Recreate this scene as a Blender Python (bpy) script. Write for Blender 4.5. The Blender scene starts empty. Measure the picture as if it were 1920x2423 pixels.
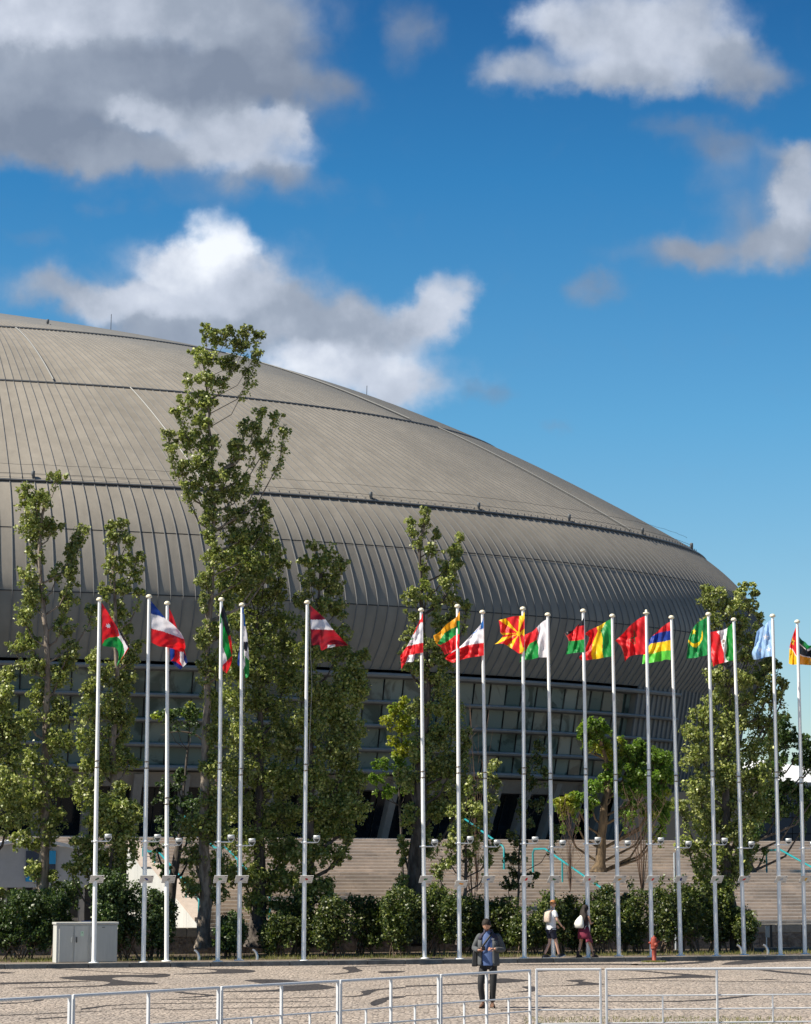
import bpy, bmesh, math, random
import numpy as np
from math import sin, cos, radians, pi, sqrt, atan, tan
from mathutils import Vector, Matrix
random.seed(7); rng = np.random.default_rng(7)
sc = bpy.context.scene
COL = sc.collection
# ---------------------------------------------------------------- camera
F = 5700.0; H = 2.45; TH = atan(875/F); ST, CT = sin(TH), cos(TH)
cd = bpy.data.cameras.new('camera'); cam = bpy.data.objects.new('camera', cd); COL.objects.link(cam)
cam.location = (0, 0, H); cam.rotation_euler = (pi/2+TH, 0, 0)
cd.sensor_fit = 'HORIZONTAL'; cd.sensor_width = 36; cd.lens = 36*F/1920
cd.clip_start = 0.5; cd.clip_end = 6000
sc.camera = cam
# ---------------------------------------------------------------- exposure
sc.view_settings.view_transform = 'Standard'; sc.view_settings.look = 'None'
sc.view_settings.exposure = 0.9; sc.view_settings.gamma = 1
sc.cycles.max_bounces = 6; sc.cycles.transparent_max_bounces = 8
# ---------------------------------------------------------------- sun and sky
SUN_AZ = radians(-109)      # compass angle from +Y towards +X
SUN_EL = radians(49)
sdir = Vector((sin(SUN_AZ)*cos(SUN_EL), cos(SUN_AZ)*cos(SUN_EL), sin(SUN_EL)))
ld = bpy.data.lights.new('sun', 'SUN'); ld.energy = 4.6; ld.angle = radians(0.5); ld.color = (1.0, 0.925, 0.79)
sun = bpy.data.objects.new('sun', ld); COL.objects.link(sun)
sun.rotation_euler = (-sdir).to_track_quat('-Z', 'Y').to_euler()
sun.location = (-60, -20, 80)
W = bpy.data.worlds.new("World"); sc.world = W; W.use_nodes = True
nt = W.node_tree; nt.nodes.clear()
def N(t, typ, **kw):
    n = t.nodes.new(typ)
    for k, v in kw.items(): setattr(n, k, v)
    return n
def inp(t, n, i, v):
    if isinstance(v, bpy.types.NodeSocket): t.links.new(v, n.inputs[i])
    else: n.inputs[i].default_value = v
def M_(t, op, a, b=0.0, c=0.0, clamp=False):
    n = N(t, 'ShaderNodeMath', operation=op); n.use_clamp = clamp
    inp(t, n, 0, a); inp(t, n, 1, b); inp(t, n, 2, c); return n.outputs[0]
def V_(t, op, a, b=(0, 0, 0), c=None):
    n = N(t, 'ShaderNodeVectorMath', operation=op); inp(t, n, 0, a); inp(t, n, 1, b)
    if c is not None: inp(t, n, 2, c)
    return n.outputs['Value'] if op in ('LENGTH', 'DOT_PRODUCT') else n.outputs[0]
def MR(t, v, a, b, c=0., d=1., kind='SMOOTHSTEP'):
    n = N(t, 'ShaderNodeMapRange', interpolation_type=kind); inp(t, n, 'Value', v)
    n.inputs['From Min'].default_value = a; n.inputs['From Max'].default_value = b
    n.inputs['To Min'].default_value = c; n.inputs['To Max'].default_value = d
    return n.outputs[0]
def MIX(t, f, a, b, blend='MIX'):
    n = N(t, 'ShaderNodeMix', data_type='RGBA', blend_type=blend)
    inp(t, n, 0, f); inp(t, n, 6, a if isinstance(a, bpy.types.NodeSocket) else (*a, 1)); inp(t, n, 7, b if isinstance(b, bpy.types.NodeSocket) else (*b, 1))
    return n.outputs[2]
def NOISE(t, vec, scale, detail=4, rough=.55, lac=2.0, dist=0.0):
    n = N(t, 'ShaderNodeTexNoise'); inp(t, n, 'Vector', vec); n.inputs['Scale'].default_value = scale
    n.inputs['Detail'].default_value = detail; n.inputs['Roughness'].default_value = rough
    n.inputs['Lacunarity'].default_value = lac; n.inputs['Distortion'].default_value = dist
    return n
def pdir(px, py):
    dx = (px-960)/F; dy = (1211.5-py)/F
    return Vector((dx, CT-dy*ST, ST+dy*CT))
def azel(px, py):
    d = pdir(px, py).normalized()
    return math.degrees(math.atan2(d.x, d.y)), math.degrees(math.asin(d.z))
def build_world():
    t = nt
    sky = N(t, 'ShaderNodeTexSky', sky_type='NISHITA'); sky.sun_disc = False
    sky.sun_elevation = SUN_EL; sky.sun_rotation = SUN_AZ; sky.altitude = 0
    sky.air_density = 1.0; sky.dust_density = 0.3; sky.ozone_density = 2.0
    tc = N(t, 'ShaderNodeTexCoord'); g = tc.outputs['Generated']
    sx = N(t, 'ShaderNodeSeparateXYZ'); t.links.new(g, sx.inputs[0])
    x, y, z = sx.outputs
    az = M_(t, 'MULTIPLY', M_(t, 'ARCTAN2', x, y), 57.29578)
    el = M_(t, 'MULTIPLY', M_(t, 'ARCSINE', z), 57.29578)
    # deeper blue with height, as seen within the frame
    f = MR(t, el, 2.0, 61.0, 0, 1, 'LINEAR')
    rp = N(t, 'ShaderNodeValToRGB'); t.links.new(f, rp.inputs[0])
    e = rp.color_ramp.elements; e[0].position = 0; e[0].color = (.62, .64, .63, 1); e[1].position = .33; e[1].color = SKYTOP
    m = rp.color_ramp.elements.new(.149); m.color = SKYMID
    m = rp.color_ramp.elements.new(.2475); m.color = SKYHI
    m = rp.color_ramp.elements.new(1.0); m.color = (.045, .14, .25, 1)  # zenith above the frame, darkened to weaken ambient light
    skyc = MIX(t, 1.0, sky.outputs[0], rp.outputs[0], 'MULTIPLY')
    # clouds: soft blobs given by direction, frayed by noise
    cx = N(t, 'ShaderNodeCombineXYZ'); t.links.new(az, cx.inputs[0]); t.links.new(el, cx.inputs[1])
    p0 = cx.outputs[0]
    n1 = NOISE(t, p0, .55, 5, .55); n2 = NOISE(t, p0, 1.7, 6, .6)
    w = V_(t, 'MULTIPLY', V_(t, 'SUBTRACT', n1.outputs['Color'], (.5, .5, .5)), (2.0, 1.4, 0))
    w2 = V_(t, 'MULTIPLY', V_(t, 'SUBTRACT', n2.outputs['Color'], (.5, .5, .5)), (.36, .3, 0))
    p = V_(t, 'ADD', V_(t, 'ADD', p0, w), w2)
    dens = None; bri = None; wt = None
    for (px, py, rx, ry, b, k) in CLOUDS:
        a, el_ = azel(px, py)
        q = V_(t, 'MULTIPLY', V_(t, 'SUBTRACT', p, (a, el_, 0)), (100/rx, 100/ry, 0))
        r = V_(t, 'LENGTH', q)
        v = MR(t, r, 1.35, 0.15, 0, k)
        dens = v if dens is None else M_(t, 'ADD', dens, v)
        wv = M_(t, 'MULTIPLY', v, v)
        bb = M_(t, 'MULTIPLY', wv, b)
        bri = bb if bri is None else M_(t, 'ADD', bri, bb)
        wt = wv if wt is None else M_(t, 'ADD', wt, wv)
    bright = M_(t, 'DIVIDE', bri, M_(t, 'ADD', wt, .001))
    n3 = NOISE(t, p0, 1.0, 5, .5, dist=.5)
    n3v = n3.outputs[0]
    dn = M_(t, 'ADD', dens, M_(t, 'MULTIPLY', M_(t, 'SUBTRACT', n3v, .5), .55))
    alpha = MR(t, dn, .0, 1.15, 0, 1)
    # billow shading: thicker or higher noise is whiter
    n4 = NOISE(t, V_(t, 'ADD', p0, (3.1, .35, 0)), .8, 4, .5)
    bright = M_(t, 'ADD', bright, M_(t, 'MULTIPLY', M_(t, 'SUBTRACT', n4.outputs[0], .5), .55))
    bright = M_(t, 'ADD', bright, M_(t, 'MULTIPLY', M_(t, 'SUBTRACT', n2.outputs[0], .5), .15), 0, True)
    cr = N(t, 'ShaderNodeValToRGB'); t.links.new(bright, cr.inputs[0])
    e = cr.color_ramp.elements
    s = CLOUD_GAIN
    e[0].position = .1; e[0].color = (.17*s, .205*s, .27*s, 1); e[1].position = 1; e[1].color = (.72*s, .75*s, .80*s, 1)
    m = cr.color_ramp.elements.new(.45); m.color = (.27*s, .31*s, .38*s, 1)
    m = cr.color_ramp.elements.new(.75); m.color = (.46*s, .50*s, .58*s, 1)
    cm = MIX(t, 1.0, cr.outputs[0], (10, 10, 10), 'MULTIPLY')
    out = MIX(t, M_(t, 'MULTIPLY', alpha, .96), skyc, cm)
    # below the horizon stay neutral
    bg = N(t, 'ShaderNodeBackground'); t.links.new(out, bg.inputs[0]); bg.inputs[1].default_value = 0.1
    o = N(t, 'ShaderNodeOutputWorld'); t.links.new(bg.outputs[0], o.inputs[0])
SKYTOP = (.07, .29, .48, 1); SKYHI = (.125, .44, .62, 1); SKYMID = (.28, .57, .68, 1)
CLOUD_GAIN = .72
CLOUDS = [ # px, py, radius x, radius y, brightness, density
 (100, 30, 260, 100, .80, 1.2), (330, 20, 330, 110, .55, 1.1), (560, 10, 260, 110, .42, 1.0), (120, 190, 330, 110, .30, 1.2), (480, 190, 290, 90, .10, .95),
 (60, 300, 240, 90, .10, 1.1), (640, 150, 180, 120, .10, .8), (330, 270, 120, 50, .75, .9), (480, 300, 160, 80, .6, .9), (610, 350, 160, 80, .68, 1.0),
 (700, 290, 60, 60, .8, .55), (300, 360, 220, 50, .35, .8), (640, 430, 160, 40, .2, .4), (820, 200, 70, 50, .1, .3),
 (970, 80, 90, 90, .16, .55),
 (1420, 90, 170, 120, .66, 1.1), (1620, 80, 170, 120, .66, 1.1), (1290, 50, 90, 60, .85, .6), (1210, 180, 110, 60, .5, .9), (1480, 190, 220, 45, .5, .7),
 (1750, 150, 110, 80, .35, .8), (1800, 210, 130, 50, .15, .6),
 (505, 590, 95, 85, .98, 1.2), (420, 640, 120, 70, .85, 1.0), (330, 720, 170, 60, .72, 1.0), (140, 690, 140, 50, .4, .55), (560, 690, 160, 80, .70, 1.1),
 (720, 740, 170, 80, .42, 1.0), (880, 780, 170, 75, .50, 1.0), (1070, 690, 60, 65, .72, .9), (1020, 760, 90, 75, .70, 1.1), (400, 800, 260, 60, .35, .9),
 (860, 880, 170, 75, .78, 1.0), (720, 860, 100, 60, .88, .9), (960, 940, 100, 60, .7, .7),
 (1900, 470, 80, 110, .62, 1.1), (1840, 590, 110, 70, .40, .8), (1870, 370, 80, 40, .5, .5), (1690, 330, 130, 60, .12, .5), (1560, 290, 110, 40, .1, .38),
 (1640, 580, 90, 40, .2, .5), (1400, 690, 90, 45, .2, .62), (1310, 1010, 50, 20, .1, .3), (1150, 930, 70, 30, .05, .42), (60, 570, 110, 30, .2, .3), (240, 490, 60, 25, .2, .25),
 (200, 690, 260, 70, .5, .45), (350, 600, 120, 60, .7, .35), (650, 640, 160, 70, .6, .4), (1760, 560, 190, 90, .35, .5), (1780, 420, 150, 110, .3, .4), (1590, 600, 190, 50, .25, .4), (120, 370, 420, 60, .2, .5), (560, 450, 340, 60, .25, .35), (750, 240, 120, 110, .15, .3), (1000, 900, 150, 70, .7, .4), (600, 800, 300, 80, .5, .6)]
build_world()

# ---------------------------------------------------------------- geometry helpers
def at(px, py, Y):
    d = pdir(px, py); t = Y/d.y
    return Vector((d.x*t, Y, H+d.z*t))
ANG = radians(19); OY = 73.3; CU, SU = cos(ANG), sin(ANG)
def P(u, v, z=0.0): return Vector((u*CU-v*SU, OY+u*SU+v*CU, z))
def hitv(px, py, v):
    d = pdir(px, py); t = (v+CU*OY)/(-SU*d.x+CU*d.y)
    return Vector((d.x*t, d.y*t, H+d.z*t))
def gnd(px, py, z=0.0):
    d = pdir(px, py); t = (z-H)/d.z
    return Vector((d.x*t, d.y*t, z))
def uv_of(p): 
    x, y = p.x, p.y-OY
    return x*CU+y*SU, -x*SU+y*CU
ARENA_M = {}
class MB:
    def __init__(s): s.v = []; s.f = []; s.m = []; s.mats = []; s.sm = []
    def mi(s, mat):
        if mat is None: return 0
        if mat not in s.mats: s.mats.append(mat)
        return s.mats.index(mat)
    def add(s, vs, fs, mat=None, smooth=False):
        o = len(s.v); s.v += [tuple(v) for v in vs]; k = s.mi(mat)
        for f in fs: s.f.append(tuple(o+i for i in f)); s.m.append(k); s.sm.append(smooth)
    def box(s, c, size, mat=None, rz=0., R=None):
        c = Vector(c); hx, hy, hz = size[0]/2, size[1]/2, size[2]/2
        Rm = R if R is not None else Matrix.Rotation(rz, 3, 'Z')
        vs = [c+Rm@Vector((x*hx, y*hy, z*hz)) for z in (-1, 1) for y in (-1, 1) for x in (-1, 1)]
        s.add(vs, [(0, 2, 3, 1), (4, 5, 7, 6), (0, 1, 5, 4), (2, 6, 7, 3), (0, 4, 6, 2), (1, 3, 7, 5)], mat)
    def hexa(s, vs, mat=None): # 8 corners: bottom 4 ccw, top 4 ccw
        s.add(vs, [(3, 2, 1, 0), (4, 5, 6, 7), (0, 1, 5, 4), (1, 2, 6, 5), (2, 3, 7, 6), (3, 0, 4, 7)], mat)
    def tube(s, pts, rad, mat=None, n=8, caps=True, smooth=True):
        pts = [Vector(p) for p in pts]; m = len(pts)
        if not hasattr(rad, '__len__'): rad = [rad]*m
        vs = []; up = None
        for i, p in enumerate(pts):
            a = pts[max(i-1, 0)]; b = pts[min(i+1, m-1)]; d = (b-a)
            d = d.normalized() if d.length > 1e-9 else Vector((0, 0, 1))
            if up is None: up = d.orthogonal().normalized()
            up = (up-d*up.dot(d)); up = up.normalized() if up.length > 1e-6 else d.orthogonal().normalized()
            r2 = d.cross(up)
            for k in range(n):
                a2 = 2*pi*k/n; vs.append(p+(up*cos(a2)+r2*sin(a2))*rad[i])
        fs = [(i*n+k, i*n+(k+1) % n, (i+1)*n+(k+1) % n, (i+1)*n+k) for i in range(m-1) for k in range(n)]
        s.add(vs, fs, mat, smooth)
        if caps:
            s.add(vs[:n], [tuple(range(n))[::-1]], mat); s.add(vs[-n:], [tuple(range(n))], mat)
    def lathe(s, c, prof, mat=None, n=16, axis=None, smooth=True): # prof: (r, z)
        c = Vector(c); R = Vector((0, 0, 1)).rotation_difference(Vector(axis)).to_matrix() if axis is not None else Matrix.Identity(3)
        vs = []
        for r, z in prof:
            for k in range(n): vs.append(c+R@Vector((r*cos(2*pi*k/n), r*sin(2*pi*k/n), z)))
        m = len(prof)
        fs = [(i*n+k, i*n+(k+1) % n, (i+1)*n+(k+1) % n, (i+1)*n+k) for i in range(m-1) for k in range(n)]
        s.add(vs, fs, mat, smooth); s.add(vs[:n], [tuple(range(n))[::-1]], mat); s.add(vs[-n:], [tuple(range(n))], mat)
    def ell(s, c, r, mat=None, n=14, m=9, R=None):
        c = Vector(c); vs = []
        for i in range(m+1):
            ph = -pi/2+pi*i/m
            for k in range(n):
                d = Vector((r[0]*cos(ph)*cos(2*pi*k/n), r[1]*cos(ph)*sin(2*pi*k/n), r[2]*sin(ph)))
                vs.append(c+(R@d if R is not None else d))
        s.add(vs, [(i*n+k, i*n+(k+1) % n, (i+1)*n+(k+1) % n, (i+1)*n+k) for i in range(m) for k in range(n)], mat, True)
    def grid(s, pts, mat=None, smooth=True, flip=False):
        a = len(pts); b = len(pts[0]); vs = [p for r in pts for p in r]
        fs = [(i*b+j, i*b+j+1, (i+1)*b+j+1, (i+1)*b+j) for i in range(a-1) for j in range(b-1)]
        if flip: fs = [f[::-1] for f in fs]
        s.add(vs, fs, mat, smooth)
    def build(s, name, mat=None, parent=None, loc=None, bevel=0, solid=0):
        me = bpy.data.meshes.new(name)
        L = Vector(loc) if loc is not None else None
        vs = s.v if L is None else [tuple(Vector(v)-L) for v in s.v]
        me.from_pydata(vs, [], s.f)
        mats = s.mats if s.mats else [mat]
        for m in mats: me.materials.append(m if m is not None else mat)
        if len(mats) > 1: me.polygons.foreach_set('material_index', s.m)
        me.polygons.foreach_set('use_smooth', s.sm); me.update()
        o = bpy.data.objects.new(name, me); COL.objects.link(o)
        if L is not None: o.location = L
        if parent is not None:
            o.parent = parent; pl = parent.matrix_world_loc if False else TREE_LOC.get(parent.name, Vector((0, 0, 0)))
            o.location = (L if L is not None else Vector((0, 0, 0)))-pl
        TREE_LOC[o.name] = L if L is not None else Vector((0, 0, 0))
        if bevel:
            b = o.modifiers.new('bevel', 'BEVEL'); b.width = bevel; b.segments = 2; b.limit_method = 'ANGLE'
        return o
TREE_LOC = {}
def tag(o, label=None, cat=None, group=None, kind=None):
    if label: o['label'] = label
    if cat: o['category'] = cat
    if group: o['group'] = group
    if kind: o['kind'] = kind
    return o
def thing(name, label, cat, loc=(0, 0, 0), group=None):
    o = bpy.data.objects.new(name, None); COL.objects.link(o); o.location = loc; o.empty_display_size = .3
    TREE_LOC[o.name] = Vector(loc)
    return tag(o, label, cat, group)
# ---------------------------------------------------------------- materials
MATS = {}
def mat(name, base=(.5, .5, .5), rough=.6, metal=0., spec=.5, var=0., vscale=3., bump=0., bscale=20., island=0., streak=False, coat=0., trans=0.):
    if name in MATS: return MATS[name]
    m = bpy.data.materials.new(name); m.use_nodes = True; t = m.node_tree; b = t.nodes['Principled BSDF']
    b.inputs['Roughness'].default_value = rough; b.inputs['Metallic'].default_value = metal
    b.inputs['Specular IOR Level'].default_value = spec; b.inputs['Coat Weight'].default_value = coat
    geo = N(t, 'ShaderNodeNewGeometry'); pos = geo.outputs['Position']
    c = N(t, 'ShaderNodeRGB'); c.outputs[0].default_value = (*base, 1); col = c.outputs[0]
    if var:
        v = pos
        if streak: v = V_(t, 'MULTIPLY', pos, (1, 1, .12))
        n = NOISE(t, v, vscale, 6, .6)
        f = MR(t, n.outputs[0], .3, .7, 1-var, 1+var, 'LINEAR')
        n2 = NOISE(t, v, vscale*7, 3, .5); f2 = MR(t, n2.outputs[0], .3, .7, 1-var*.5, 1+var*.5, 'LINEAR')
        f = M_(t, 'MULTIPLY', f, f2)
        vm = N(t, 'ShaderNodeVectorMath', operation='SCALE'); t.links.new(col, vm.inputs[0]); t.links.new(f, vm.inputs['Scale']); col = vm.outputs[0]
    if island:
        f = MR(t, geo.outputs['Random Per Island'], 0, 1, 1-island, 1+island, 'LINEAR')
        vm = N(t, 'ShaderNodeVectorMath', operation='SCALE'); t.links.new(col, vm.inputs[0]); t.links.new(f, vm.inputs['Scale']); col = vm.outputs[0]
    t.links.new(col, b.inputs['Base Color'])
    if bump:
        n = NOISE(t, pos, bscale, 4, .6); bn = N(t, 'ShaderNodeBump'); bn.inputs['Strength'].default_value = bump; bn.inputs['Distance'].default_value = .05 if bscale > 30 or bscale in (12, 16, 6, 20, 18, 10, 40) else .012
        t.links.new(n.outputs[0], bn.inputs['Height']); t.links.new(bn.outputs[0], b.inputs['Normal'])
    MATS[name] = m; return m
def leafmat(name, c1, c2, c3, rough=.45, tr=.35, yellow=None):
    m = bpy.data.materials.new(name); m.use_nodes = True; t = m.node_tree; b = t.nodes['Principled BSDF']
    geo = N(t, 'ShaderNodeNewGeometry'); r = geo.outputs['Random Per Island']
    cr = N(t, 'ShaderNodeValToRGB'); t.links.new(r, cr.inputs[0]); e = cr.color_ramp.elements
    e[0].color = (*c1, 1); e[1].color = (*c3, 1); k = e.new(.55); k.color = (*c2, 1)
    col = cr.outputs[0]
    n = NOISE(t, geo.outputs['Position'], .8, 3, .5)
    f = MR(t, n.outputs[0], .35, .65, .78, 1.22, 'LINEAR')
    vm = N(t, 'ShaderNodeVectorMath', operation='SCALE'); t.links.new(col, vm.inputs[0]); t.links.new(f, vm.inputs['Scale']); col = vm.outputs[0]
    if yellow:
        n = NOISE(t, V_(t, 'ADD', geo.outputs['Position'], (7, 3, 1)), .55, 2, .5)
        col = MIX(t, MR(t, n.outputs[0], .52, .66, 0, .9), col, yellow)
    if name == 'poplar_leaf': col = MIX(t, M_(t, 'MULTIPLY', geo.outputs['Backfacing'], .35), col, (.36, .38, .20))
    t.links.new(col, b.inputs['Base Color']); b.inputs['Roughness'].default_value = rough; b.inputs['Specular IOR Level'].default_value = .5
    tb = N(t, 'ShaderNodeBsdfTranslucent'); vm = V_(t, 'MULTIPLY', col, (1.5, 1.7, .7)); t.links.new(vm, tb.inputs[0])
    mx = N(t, 'ShaderNodeMixShader'); mx.inputs[0].default_value = tr
    t.links.new(b.outputs[0], mx.inputs[1]); t.links.new(tb.outputs[0], mx.inputs[2])
    t.links.new(mx.outputs[0], t.nodes['Material Output'].inputs[0])
    return m
def paving_mat():
    m = bpy.data.materials.new('limestone_setts'); m.use_nodes = True; t = m.node_tree; b = t.nodes['Principled BSDF']
    geo = N(t, 'ShaderNodeNewGeometry'); pos = geo.outputs['Position']
    w = NOISE(t, pos, 3., 2); pp = V_(t, 'ADD', pos, V_(t, 'MULTIPLY', V_(t, 'SUBTRACT', w.outputs['Color'], (.5, .5, .5)), (.05, .05, 0)))
    vo = N(t, 'ShaderNodeTexVoronoi', feature='DISTANCE_TO_EDGE'); t.links.new(pp, vo.inputs['Vector']); vo.inputs['Scale'].default_value = 8.5; vo.inputs['Randomness'].default_value = .75
    vc = N(t, 'ShaderNodeTexVoronoi'); t.links.new(pp, vc.inputs['Vector']); vc.inputs['Scale'].default_value = 8.5; vc.inputs['Randomness'].default_value = .75
    bw = N(t, 'ShaderNodeSeparateColor'); t.links.new(vc.outputs['Color'], bw.inputs[0])
    jo = MR(t, vo.outputs['Distance'], .02, .10, 0, 1)
    c = MIX(t, bw.outputs[0], PAVE1, PAVE2)
    c = MIX(t, MR(t, bw.outputs[1], .82, .95), c, (.22, .19, .16))
    n = NOISE(t, pos, .22, 5, .6); c = MIX(t, MR(t, n.outputs[0], .35, .7, 0, .45), c, (.26, .235, .22))
    n = NOISE(t, pos, 1.6, 4, .65); c = MIX(t, MR(t, n.outputs[0], .5, .75, 0, .45), c, (.20, .165, .14))
    c = MIX(t, jo, (.10, .082, .066), c)
    t.links.new(c, b.inputs['Base Color']); b.inputs['Roughness'].default_value = .75
    bn = N(t, 'ShaderNodeBump'); bn.inputs['Strength'].default_value = .8; bn.inputs['Distance'].default_value = .022
    h = M_(t, 'ADD', MR(t, vo.outputs['Distance'], 0, .25, 0, 1), M_(t, 'MULTIPLY', bw.outputs[2], .8))
    t.links.new(h, bn.inputs['Height']); t.links.new(bn.outputs[0], b.inputs['Normal'])
    return m
PAVE1 = (.40, .33, .28); PAVE2 = (.52, .44, .365)
def setts_black():
    m = bpy.data.materials.new('basalt_setts'); m.use_nodes = True; t = m.node_tree; b = t.nodes['Principled BSDF']
    geo = N(t, 'ShaderNodeNewGeometry'); pos = geo.outputs['Position']
    vo = N(t, 'ShaderNodeTexVoronoi', feature='DISTANCE_TO_EDGE'); t.links.new(pos, vo.inputs['Vector']); vo.inputs['Scale'].default_value = 9; vo.inputs['Randomness'].default_value = .7
    vc = N(t, 'ShaderNodeTexVoronoi'); t.links.new(pos, vc.inputs['Vector']); vc.inputs['Scale'].default_value = 9; vc.inputs['Randomness'].default_value = .7
    bw = N(t, 'ShaderNodeSeparateColor'); t.links.new(vc.outputs['Color'], bw.inputs[0])
    c = MIX(t, bw.outputs[0], (.020, .020, .023), (.048, .046, .050))
    c = MIX(t, MR(t, vo.outputs['Distance'], .02, .09), (.07, .06, .055), c)
    t.links.new(c, b.inputs['Base Color']); b.inputs['Roughness'].default_value = .9; b.inputs['Specular IOR Level'].default_value = .15
    return m
def zinc_mat():
    m = bpy.data.materials.new('zinc_sheet'); m.use_nodes = True; t = m.node_tree; b = t.nodes['Principled BSDF']
    geo = N(t, 'ShaderNodeNewGeometry'); pos = geo.outputs['Position']
    n = NOISE(t, pos, .12, 6, .6); n2 = NOISE(t, V_(t, 'MULTIPLY', pos, (1, 1, .25)), 1.3, 5, .6)
    c = MIX(t, MR(t, n.outputs[0], .35, .65), ZINC1, ZINC2)
    f = MR(t, n2.outputs[0], .3, .7, .88, 1.10, 'LINEAR')
    f = M_(t, 'MULTIPLY', f, MR(t, geo.outputs['Random Per Island'], 0, 1, .955, 1.045, 'LINEAR'))
    vm = N(t, 'ShaderNodeVectorMath', operation='SCALE'); t.links.new(c, vm.inputs[0]); t.links.new(f, vm.inputs['Scale'])
    t.links.new(vm.outputs[0], b.inputs['Base Color']); b.inputs['Roughness'].default_value = .55; b.inputs['Specular IOR Level'].default_value = .3
    bn = N(t, 'ShaderNodeBump'); bn.inputs['Strength'].default_value = .25; bn.inputs['Distance'].default_value = .03
    n3 = NOISE(t, pos, 1.1, 3, .5); t.links.new(n3.outputs[0], bn.inputs['Height']); t.links.new(bn.outputs[0], b.inputs['Normal'])
    return m
ZINC1 = (.225, .205, .176); ZINC2 = (.28, .253, .216)
def glass_mat():
    m = bpy.data.materials.new('green_glass'); m.use_nodes = True; t = m.node_tree; b = t.nodes['Principled BSDF']
    geo = N(t, 'ShaderNodeNewGeometry'); r = geo.outputs['Random Per Island']
    c = MIX(t, r, (.07, .115, .095), (.21, .25, .215))
    n = NOISE(t, geo.outputs['Position'], .5, 4, .6, dist=1.0)
    c = MIX(t, MR(t, n.outputs[0], .5, .6, 0, .75), c, (.022, .045, .035))  # dark green mottling painted in as tree reflections
    t.links.new(c, b.inputs['Base Color']); b.inputs['Roughness'].default_value = .08; b.inputs['Specular IOR Level'].default_value = .5
    return m
def wall_blocks():
    m = bpy.data.materials.new('split_block'); m.use_nodes = True; t = m.node_tree; b = t.nodes['Principled BSDF']
    geo = N(t, 'ShaderNodeNewGeometry'); pos = geo.outputs['Position']
    n = NOISE(t, pos, 9, 6, .65); c = MIX(t, MR(t, n.outputs[0], .3, .7), (.13, .11, .095), (.30, .26, .22))
    n2 = NOISE(t, pos, 1.3, 3); c = MIX(t, MR(t, n2.outputs[0], .5, .7, 0, .6), c, (.10, .085, .07))
    t.links.new(c, b.inputs['Base Color']); b.inputs['Roughness'].default_value = .9
    bn = N(t, 'ShaderNodeBump'); bn.inputs['Strength'].default_value = 1; bn.inputs['Distance'].default_value = .08
    t.links.new(n.outputs[0], bn.inputs['Height']); t.links.new(bn.outputs[0], b.inputs['Normal'])
    return m
def bark(name, c1, c2, sc_=6):
    m = bpy.data.materials.new(name); m.use_nodes = True; t = m.node_tree; b = t.nodes['Principled BSDF']
    geo = N(t, 'ShaderNodeNewGeometry'); pos = V_(t, 'MULTIPLY', geo.outputs['Position'], (1, 1, .3))
    n = NOISE(t, pos, sc_, 6, .7); c = MIX(t, MR(t, n.outputs[0], .35, .65), c1, c2)
    t.links.new(c, b.inputs['Base Color']); b.inputs['Roughness'].default_value = .9
    bn = N(t, 'ShaderNodeBump'); bn.inputs['Strength'].default_value = 1; bn.inputs['Distance'].default_value = .05
    t.links.new(n.outputs[0], bn.inputs['Height']); t.links.new(bn.outputs[0], b.inputs['Normal'])
    return m
WHITE = mat('white_paint', (.87, .87, .86), .35, var=.03, vscale=2, coat=.2)
CREAM = mat('cream_cap', (.74, .68, .52), .45, var=.06)
CLAMP = mat('dull_steel', (.20, .17, .14), .5, .6, var=.2, vscale=20)
PLATE = mat('plate_white', (.62, .62, .62), .4, var=.04)
STONE = mat('granite_kerb', (.11, .115, .115), .7, var=.3, vscale=4, bump=.4, bscale=40)
STEP = mat('stair_stone', (.50, .425, .36), .8, var=.16, vscale=.9, bump=.25, bscale=18, island=.14)
NOSE = mat('stair_nosing', (.74, .70, .64), .7, var=.1)
PODIUM = mat('podium_paving', (.07, .064, .06), .85, var=.15, vscale=5, bump=.5, bscale=12)
CONC = mat('pale_concrete', (.47, .47, .45), .8, var=.07, vscale=1.2, streak=True, bump=.15, bscale=10)
COPE = mat('pink_coping', (.42, .35, .30), .8, var=.1)
FINM = mat('fin_concrete', (.25, .24, .225), .6, var=.12, vscale=1.5)
SOFF = mat('soffit_panel', (.27, .22, .18), .7, var=.12)
DARKG = mat('dark_glass', (.012, .014, .016), .12, var=.3)
BLACKM = mat('dark_frame', (.02, .022, .025), .5, var=.1)
TURQ = mat('turquoise_paint', (.01, .22, .25), .45, var=.12, vscale=3)
REDP = mat('hydrant_red', (.26, .04, .022), .6, var=.25, vscale=9, bump=.2, bscale=40)
CAB = mat('cabinet_grey', (.46, .46, .43), .6, var=.08, vscale=2.5, streak=True)
ZINC = zinc_mat(); GLASS = glass_mat()
DARKZ = mat('dark_zinc', (.035, .036, .04), .6, .3, var=.15)  # also gives the eave lips their painted gap shade
SEAM = mat('zinc_seam', (.17, .17, .17), .5, .0, var=.08)
BARKD = bark('poplar_bark', (.035, .028, .022), (.12, .10, .085)); BARKL = bark('pale_bark', (.11, .085, .065), (.30, .25, .20)); TWIG = mat('twig', (.12, .085, .06), .9, var=.2)
TWIGB = mat('bare_twig', (.16, .10, .07), .9, var=.2)
LEAF_P = leafmat('poplar_leaf', (.085, .125, .022), (.18, .215, .038), (.40, .41, .13), tr=.2)
LEAF_D = leafmat('dark_leaf', (.028, .055, .018), (.05, .09, .026), (.11, .15, .045), tr=.25)
LEAF_Y = leafmat('locust_leaf', (.08, .15, .02), (.13, .22, .03), (.21, .30, .05), tr=.4, yellow=(.30, .30, .03))
LEAF_H = leafmat('hedge_leaf', (.025, .045, .012), (.055, .085, .02), (.20, .22, .06), tr=.25)
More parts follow.
